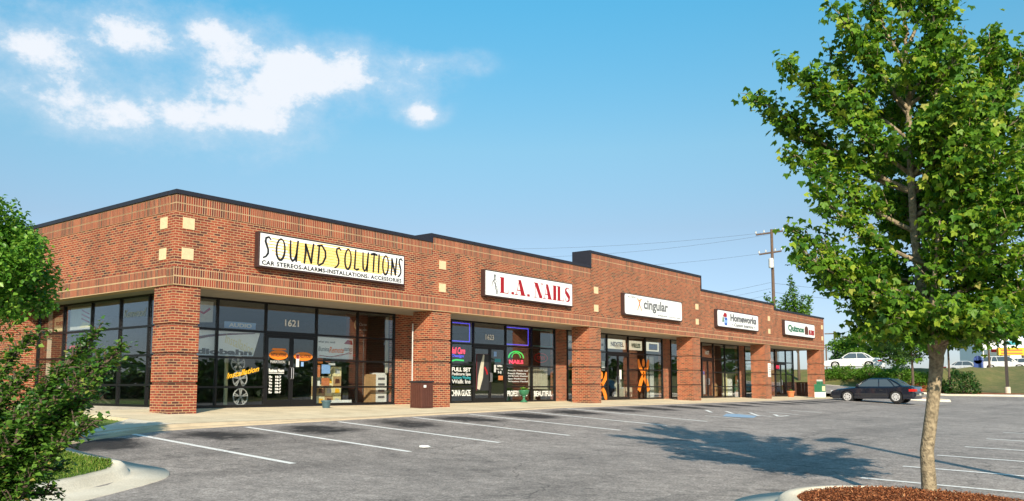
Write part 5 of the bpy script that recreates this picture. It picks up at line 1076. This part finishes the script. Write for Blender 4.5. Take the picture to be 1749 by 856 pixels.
mb = MB(); facing_box(mb, c, 1.75, zm, za, .5); mb.build('upper_board', 'sign_white', t); mb = MB(); facing_box(mb, c - Vector((_R.x, _R.y, 0)) * .15, 1.70, zz, zm - .03, .5); mb.build('lower_board', 'yellow_ink', t)
mb = MB(); cc = c - Vector((_F.x, _F.y, 0)) * .27 + Vector((_R.x, _R.y, 0)) * .1; facing_box(mb, cc, .85, zm + .35, zm + .85, .03); mb.build('emblem', 'teal', t)
for k in range(2):
    mb = MB(); facing_box(mb, c - Vector((_F.x, _F.y, 0)) * .27 - Vector((_R.x, _R.y, 0)) * .15, 1.4, zz + .15 + k * .4, zz + .35 + k * .4, .02); mb.build('text_line', 'terracotta', t)
for s in (-1, 1): mb = MB(); facing_box(mb, c + Vector((_R.x, _R.y, 0)) * 1.4 * s, .12, 2.2, zz, .2); mb.build('post', 'pole_dark', t)
c = far(1690, 590, 118); t = thing('store_building', 'white distant store front with faint red lettering behind the parked cars', 'building', (c.x, c.y, 2.5)); mb = MB(); facing_box(mb, c, 2.6, 2.2, far(0, 573, 118).z, 6); mb.build('wall', 'sign_white', t); mb = MB(); facing_box(mb, c - Vector((_F.x, _F.y, 0)) * 3.02 - Vector((_R.x, _R.y, 0)) * .5, 1.0, far(0, 603, 118).z, far(0, 598, 118).z, .04); mb.build('red_mark', 'flower_red', t)
c = far(1722, 495, 95); t = thing('pylon_sign', 'tall pylon sign with a white peaked board in a blue frame above the tree line', 'sign', (c.x, c.y, 2.6)); r_ = Vector((_R.x, _R.y, 0)); f_ = Vector((_F.x, _F.y, 0))
Tq = lambda a, b, q: tuple(c + r_ * a - f_ * q + Vector((0, 0, b - c.z)))
z0, z1 = far(0, 511, 95).z, far(0, 482, 95).z
MB().prism([(-1.8, z0), (1.9, z0), (1.9, z1 - .6), (-.9, z1), (-1.8, z1 - .9)], Tq, .3).build('board', 'sign_white', t); MB().prism([(-2.0, z0 - .35), (2.1, z0 - .35), (2.1, z0 - .01), (-2.0, z0 - .01)], Tq, .45).build('frame', 'blue_ink', t)
for a in (1.75,): MB().prism([(a - .22, 2.4), (a + .22, 2.4), (a + .22, z0 - .36), (a - .22, z0 - .36)], Tq, .3).build('post', 'dark_red', t)

# ------------------------------------------------------------------ vegetation
def shrub(name, x, y, z, r, h, n, size, lab, mat='leaf_hedge', group=None):
    t = thing(name, lab, 'shrub', (x, y, z), 0, group)
    d = rng.normal(0, 1, (n, 3)); d /= np.linalg.norm(d, axis=1)[:, None]; d[:, 2] = np.abs(d[:, 2])
    lump = 1 + .13 * np.sin(d[:, 0] * 5 + x) + .12 * np.sin(d[:, 1] * 6 + y * 2) + .08 * np.sin(d[:, 2] * 9)
    rr = rng.uniform(.72, 1.03, n) ** .6 * lump; P = d * rr[:, None] * [r, r, h] + [x, y, z + .02]
    leaves('foliage', P, size, mat, t, droop=-.2, spread=.6)
    mb = MB()
    for k in range(4): a = random.uniform(0, 6.28); mb.tube([(x, y, z - .1), (x + .4 * r * math.cos(a), y + .4 * r * math.sin(a), z + .6 * h)], [.05, .02], 5)
    mb.build('stem', 'bark_dark', t)
    return t
hx = [(1418, 645, .95, .85), (1440, 647, 1.15, 1.0), (1464, 648, 1.05, .9), (1488, 648, 1.2, 1.1), (1512, 649, 1.0, .95), (1537, 650, 1.2, 1.2), (1560, 652, .95, .95), (1583, 651, 1.15, 1.3), (1604, 650, .9, 1.0)]
ords = ['first', 'second', 'third', 'fourth', 'fifth', 'sixth', 'seventh', 'eighth', 'ninth']
for i, (px, py, r_, h_) in enumerate(hx):
    q = far(px, py, 70); x = 62.6 + (.5 if i % 2 else 0); tt = (x - CP.x) / (q.x - CP.x); y = CP.y + (q.y - CP.y) * tt; z = H(x, y)
    shrub('shrub', x, y, z - .1, r_, h_ * .84, 1300, .15, '%s shrub from the left in the clipped green row on the bank' % ords[i], group='green shrubs on the bank')
q = far(1641, 652, 68); x = 61.9; tt = (x - CP.x) / (q.x - CP.x); y = CP.y + (q.y - CP.y) * tt; shrub('shrub', x, y, H(x, y) - .05, 1.25, 1.75, 2600, .16, 'large round clipped dark green shrub on the mulch', 'leaf_far')
# mulch patch on the bank
V = []; F = []; cx0, cy0 = 62.3, y - .2
for j in range(9):
    for i in range(28): a = i / 28 * 2 * math.pi; f = j / 8; xx_ = cx0 + 1.7 * f * math.cos(a); yy_ = cy0 + (4.6 + .8 * math.sin(3 * a)) * f * math.sin(a); xx_ = max(xx_, 60.7); V.append((xx_, yy_, H(xx_, yy_) + .03))
for j in range(8):
    for i in range(28): a = j * 28 + i; b = j * 28 + (i + 1) % 28; F.append((a, b, b + 28, a + 28))
o = npmesh('mulch_bed', V, F, 'mulch'); tag(o, kind='structure')

def limb_tree(name, label, base, trunk_pts, trunk_r, branches, leaf, lsize, nl, mat_b='bark', lobes=1, twig=.55, droop=.5, group=None, seed=1, clump=.16, crown_lab='crown', dens=1.0, cat='tree', up=.35, start=.25, wid=.36):
    """branches: list of (points, start radius); leafy twigs are grown from them"""
    rs = np.random.default_rng(seed); t = thing(name, label, cat, base, 0, group)
    mb = MB(); mb.tube(trunk_pts, trunk_r, 12); 
    C = []
    lb = MB()
    for (pts, r0) in branches:
        pts = [Vector(p) for p in pts]; n = len(pts); lb.tube(pts, [max(r0 * (1 - .85 * i / (n - 1)), .004) for i in range(n)], 6, False)
        ln = sum((pts[i + 1] - pts[i]).length for i in range(n - 1))
        m = max(int(ln * 9 * dens), 4)
        for k in range(m):
            s_ = start + (1 - start) * (k + rs.uniform(0, 1)) / m; s_ = min(s_, .999); f = s_ * (n - 1); i = int(f); p = pts[i].lerp(pts[i + 1], f - i)
            dr = (pts[i + 1] - pts[i]).normalized(); sd_ = Vector(rs.normal(0, 1, 3)).normalized(); dd = (dr * .75 + sd_ * .75 + Vector((0, 0, up))).normalized()
            tl = twig * (1.15 - .75 * s_) * rs.uniform(.6, 1.25) + .06; q = p + dd * tl
            lb.tube([p, p.lerp(q, .5) + Vector((0, 0, .02)), q], [.008, .006, .003], 3, False)
            c = max(int(nl * tl / twig), 3)
            u = rs.uniform(.15, 1.08, c)[:, None]; P = np.array(p) + (np.array(q) - np.array(p)) * u + rs.normal(0, clump * .5, (c, 3)) * (.5 + .6 * u); C.append(P)
    mb.build('trunk', mat_b, t, smooth=True); lb.build('limbs', mat_b, t, smooth=True)
    C = np.concatenate(C); leaves(crown_lab, C, lsize, leaf, t, droop=droop, lobes=lobes, wid=wid); return t, C

# young maple on the right
tb = Vector((-.40, -17.72, -.55)); rr_ = Vector((_R.x, _R.y, 0)); ff_ = Vector((_F.x, _F.y, 0)); DT = (tb - CP).dot(_F)
def TP(px, py, dep=0.0): return far(px, py, DT + dep)
tr = [tb + Vector((0, 0, -.25)), tb, TP(1583, 770), TP(1592, 700), TP(1598, 640), TP(1600, 612), TP(1590, 560, .05), TP(1572, 480, .1), TP(1562, 400), TP(1556, 300, -.05), TP(1552, 200), TP(1548, 100), TP(1544, 0), TP(1540, -80)]
trr = [.105, .088, .078, .074, .078, .085, .066, .058, .05, .042, .033, .025, .016, .008]
def curve(a, b, bend, n=6):
    a = Vector(a); b = Vector(b); m = a.lerp(b, .5) + Vector(bend); return [(1 - k / n) ** 2 * a + 2 * (k / n) * (1 - k / n) * m + (k / n) ** 2 * b for k in range(n + 1)]
rs = np.random.default_rng(5); br = []
lead2 = [TP(1602, 612), TP(1622, 560, .1), TP(1650, 470, .2), TP(1668, 360, .2), TP(1680, 260, .25), TP(1690, 150, .2), TP(1696, 60, .2)]; br.append((lead2, .055))
lead3 = [TP(1598, 600), TP(1590, 540, -.2), TP(1600, 440, -.35), TP(1606, 330, -.4), TP(1600, 200, -.35), TP(1596, 80, -.3), TP(1590, -30, -.3)]; br.append((lead3, .045))
def ax(py):                     # axis of the crown at a height
    return float(np.interp(py, [0, 300, 600], [1548, 1558, 1598]))
tips = [(1292, 165, 330, .1), (1345, 112, 260, -.3), (1320, 205, 330, .2), (1352, 262, 400, 0), (1395, 330, 450, -.2), (1350, 392, 520, .1), (1372, 430, 530, -.3), (1362, 440, 545, .1), (1392, 455, 560, .3), (1436, 495, 570, -.1), (1478, 525, 575, .1), (1395, 150, 300, -.3), (1420, 100, 240, .3),
        (1432, 20, 190, 0), (1455, 55, 200, .3), (1475, -30, 120, 0), (1520, -70, 60, .2), (1600, -60, 80, 0), (1612, 15, 170, -.2), (1640, 70, 240, .2), (1700, 70, 290, 0), (1718, 95, 330, .3), (1738, 130, 330, -.3), (1752, 95, 320, .1), (1800, 170, 400, .2), (1830, 260, 460, -.1), (1810, 220, 430, .5), (1850, 360, 520, .2), (1840, 440, 550, -.2), (1800, 500, 570, 0), (1760, 500, 560, .2), (1715, 520, 575, -.2), (1690, 530, 585, .3), (1550, 550, 590, -.5), (1515, 530, 585, .4), (1650, 535, 590, -.6), (1600, 545, 590, .7)]
for (px, py, ps, dep) in tips:
    a = TP(ax(ps), ps); b = TP(px, py, dep * 1.5); L2 = (b - a).length; br.append((curve(a, b, (rs.normal(0, .06), rs.normal(0, .06), -.10 * L2 if py < ps - 60 else .10 * L2)), .012 + .011 * L2))
for k in range(30):             # limbs towards and away from the viewer
    ps = rs.uniform(150, 590); h_ = (600 - ps) / 600; sg = 1 if k % 2 else -1; reach = (1.75 - 1.15 * h_) * rs.uniform(.6, 1.05); lat = rs.uniform(-.85, 1.1) * (1.2 - .7 * h_)
    if lat < -.1 and 170 < ps < 440: lat = .15
    if ps > 440: lat = max(lat, -.55)
    a = TP(ax(ps), ps); b = a + ff_ * sg * reach + rr_ * lat + Vector((0, 0, rs.uniform(.1, .75))); br.append((curve(a, b, (0, 0, -.12)), .03))
for k in range(12):             # lower skirt
    a = TP(1598, 592); an = k / 12 * 6.28; b = a + rr_ * (.95 * math.cos(an) + .1) + ff_ * 1.2 * math.sin(an) + Vector((0, 0, rs.uniform(.15, .55))); br.append((curve(a, b, (0, 0, .15)), .025))
mt, mC = limb_tree('maple_tree', 'young green maple with a slender trunk rising from the mulched island', tuple(tb), tr, trr, br, 'leaf_maple', .078, 27, lobes=3, twig=.37, droop=.65, seed=11, clump=.13, dens=1.5, start=.22)

V = []; F = []
for j in range(6):
    for i in range(30): a = i / 30 * 6.2832; x_ = -10.9 + 2.0 * j / 5 * math.cos(a); y_ = -15.6 + 1.6 * j / 5 * math.sin(a); V.append((x_, y_, H(x_, y_) + (.14 - .0 * j if j < 5 else .1)))
for j in range(5):
    for i in range(30): a = j * 30 + i; b = j * 30 + (i + 1) % 30; F.append((a, b, b + 30, a + 30))
o = npmesh('grass_bed', V, F, 'grass'); tag(o, kind='structure')
o = kerb('kerb', [Vector((-10.9 + 2.08 * math.cos(a), -15.6 + 1.68 * math.sin(a))) for a in np.linspace(0, 6.2832, 40, endpoint=False)], 1, [(0, -.05), (.01, .13), (.06, .15), (.16, .15)], closed=True); tag(o, kind='structure')
# crape myrtle at the left edge
mbp = Vector((-9.95, -14.7, H(-9.95, -14.7) + .12)); DM = (mbp - CP).dot(_F); rs = np.random.default_rng(3)
def MP(px, py, d=0): return far(px, py, DM + d)
br = []; stems = [(207, 600), (196, 612), (166, 574), (150, 600), (135, 622), (110, 650), (60, 575), (45, 640), (85, 665), (20, 660), (130, 700), (165, 668), (150, 730), (100, 720), (140, 690), (-20, 660), (-60, 650), (-110, 660), (70, 770), (110, 762), (50, 830), (10, 740), (-40, 700), (90, 845), (60, 700), (0, 790), (-30, 850), (-70, 760), (120, 742), (30, 700), (75, 730)] + [(float(a_), float(b_)) for a_, b_ in zip(np.random.default_rng(77).uniform(-70, 135, 34), np.random.default_rng(78).uniform(670, 900, 34)) if not (a_ > 85 and b_ > 760)] + [(-30,720),(10,860),(60,900),(-80,880),(40,770),(100,800),(75,700),(115,690),(20,820),(-60,960)]
for i, (px, py) in enumerate(stems):
    b = MP(px, py, rs.uniform(-.1, .9)); a = mbp + Vector((rs.normal(0, .08), rs.normal(0, .08), 0)); m = Vector((0, 0, .25)) + rr_ * -.1; br.append((curve(a, b, m + Vector(rs.normal(0, .06, 3)), 7), .014))
limb_tree('crape_myrtle', 'leafy arching shrub with reddish tips in the grass island at the left edge', tuple(mbp), [mbp + Vector((0, 0, -.2)), mbp + Vector((0, 0, .15))], [.08, .06], br, 'leaf_myrtle', .036, 12, mat_b='bark_dark', twig=.075, droop=-.1, seed=4, clump=.035, dens=4.6, cat='shrub', start=.3)
# pear tree at the left edge
pb = far(-95, 760, 12.0); pb.z = H(pb.x, pb.y) if pb.y < -4 else -.1; rs = np.random.default_rng(8); br = []
def PP(px, py, d=0): return far(px, py, 12.0 + d)
pt = thing('pear_tree', 'dense round headed bright green tree cut off by the left edge of the picture', 'tree', tuple(pb)); mb = MB(); top_ = PP(-60, 455)
mb.tube([(pb.x, pb.y, pb.z - .2), (pb.x, pb.y, 1.3), (top_.x, top_.y, top_.z + .3)], [.10, .08, .03], 10); mb.build('trunk', 'bark_dark', pt, smooth=True); lb = MB(); C = []; W_ = []
for k in range(130):
    dv = rs.normal(0, 1, 3); dv /= np.linalg.norm(dv); rad = rs.uniform(.15, .86); dv = Vector(dv); c_ = top_ + rr_ * dv.x * rad * 1.38 + ff_ * dv.y * rad * 1.3 + Vector((0, 0, dv.z * rad * 1.10)); lb.tube([(pb.x, pb.y, 1.3 + rs.uniform(0, .9)), tuple(c_)], [.02, .006], 4, False)
    m = 260; e = rs.normal(0, 1, (m, 3)); e /= np.linalg.norm(e, axis=1)[:, None]; C.append(np.array(c_) + e * rs.uniform(.35, 1.25, (m, 1)) * rs.uniform(.14, .33))
lb.build('limbs', 'bark_dark', pt); leaves('crown', np.concatenate(C), .072, 'leaf_pear', pt, droop=.35, spread=.5, wid=.40)

def blob_tree(name, label, px, pyb, d, zb, r, zc, h, n, size, mat='leaf_far', group=None, tr_r=.12, seed=1, cat='tree'):
    rs = np.random.default_rng(seed); q = far(px, pyb, d); x, y = q.x, q.y; t = thing(name, label, cat, (x, y, zb), 0, group)
    mb = MB(); mb.tube([(x, y, zb - .3), (x + .05, y, zb + (zc - zb) * .5), (x, y, zc + h * .5)], [tr_r, tr_r * .8, tr_r * .3], 8)
    for k in range(7): a = rs.uniform(0, 6.28); z0_ = zc - h * .7 + .2 * k * h; mb.tube([(x, y, min(z0_, zc)), (x + r * .6 * math.cos(a), y + r * .6 * math.sin(a), min(z0_, zc) + h * .5)], [tr_r * .4, .02], 5)
    mb.build('trunk', 'bark_dark', t); C = []
    nc = 34
    for k in range(nc):
        dv = rs.normal(0, 1, 3); dv /= np.linalg.norm(dv); rad = rs.uniform(.35, .88); c = np.array([x, y, zc]) + dv * rad * np.array([r, r, h]); m = n // nc
        e = rs.normal(0, 1, (m, 3)); e /= np.linalg.norm(e, axis=1)[:, None]; C.append(c + e * (rs.uniform(.5, 1, m)[:, None]) * np.array([r, r, h]) * rs.uniform(.2, .34))
    leaves('crown', np.concatenate(C), size, mat, t, droop=.1, spread=.6); return t
blob_tree('background_tree', 'green bushy tree behind the white saloon', 1478, 625, 84, 2.2, 3.3, 4.6, 2.1, 5000, .26, 'leaf_hedge', 'trees beyond the bank', seed=1)
blob_tree('background_tree', 'broad green tree beside the small dark tree on the bank', 1532, 625, 82, 2.2, 2.6, 4.6, 2.1, 4200, .24, 'leaf_hedge', 'trees beyond the bank', seed=2)
blob_tree('background_tree', 'low green tree close to the building end', 1440, 625, 96, 2.2, 1.9, 4.4, 1.7, 2600, .26, 'leaf_far', 'trees beyond the bank', seed=3)
qz = far(1559, 670, 63.5); blob_tree('bank_tree', 'small dark tree with a bare trunk before the shrub row', 1560, 670, 63.5, H(qz.x, qz.y), 2.3, 3.9, 1.45, 5200, .17, 'leaf_far', 'young trees on the bank', .11, 4)
blob_tree('bank_tree', 'dark spreading young tree beside the round shrub', 1622, 655, 66, .9, 3.1, 5.0, 2.0, 7500, .18, 'leaf_far', 'young trees on the bank', .09, 5)
blob_tree('background_tree', 'dark tree right of the round shrub behind the maple', 1690, 626, 90, 2.8, 2.4, 6.6, 2.2, 3200, .26, 'leaf_far', 'trees beyond the bank', seed=6)
# open sprig showing over the roof
q = far(1362, 560, 74); base = Vector((q.x, q.y, .3)); br = []; rs = np.random.default_rng(21)
for (px, py) in ((1350, 478), (1344, 505), (1338, 515), (1372, 508), (1384, 510), (1366, 525), (1330, 520), (1358, 500), (1378, 530), (1308, 512), (1350, 530)): br.append((curve(base + Vector((0, 0, 3.2)), far(px, py, 74 + rs.uniform(-1, 1)), (0, 0, .5)), .05))
limb_tree('roadside_tree', 'thin open topped tree showing above the last roof step', tuple(base), [base, base + Vector((0, 0, 3.3))], [.15, .09], br, 'leaf_hedge', .24, 16, mat_b='bark_dark', twig=.8, droop=-.5, seed=22, clump=.25, dens=.7, start=.3)
# wood behind the photographer, seen mirrored in the shop windows
C = []
for k in range(210):
    a = rs.uniform(0, 1); ang = R(92 + 252 * a); rad_ = rs.uniform(72, 92); cx_, cy_ = 12 + rad_ * math.cos(ang) * 1.35, -8 + rad_ * math.sin(ang); hh_ = rs.uniform(2.2, 5.0)
    m = 420; e = rs.normal(0, 1, (m, 3)); e /= np.linalg.norm(e, axis=1)[:, None]; C.append(np.array([cx_, cy_, hh_ * .35 - .5]) + e * rs.uniform(.75, 1, (m, 1)) * np.array([4.5, 4.5, hh_ * .8]))
o = leaves('woodland', np.concatenate(C), .85, 'leaf_far', None, droop=.1, spread=.6, wid=.5); tag(o, kind='stuff')
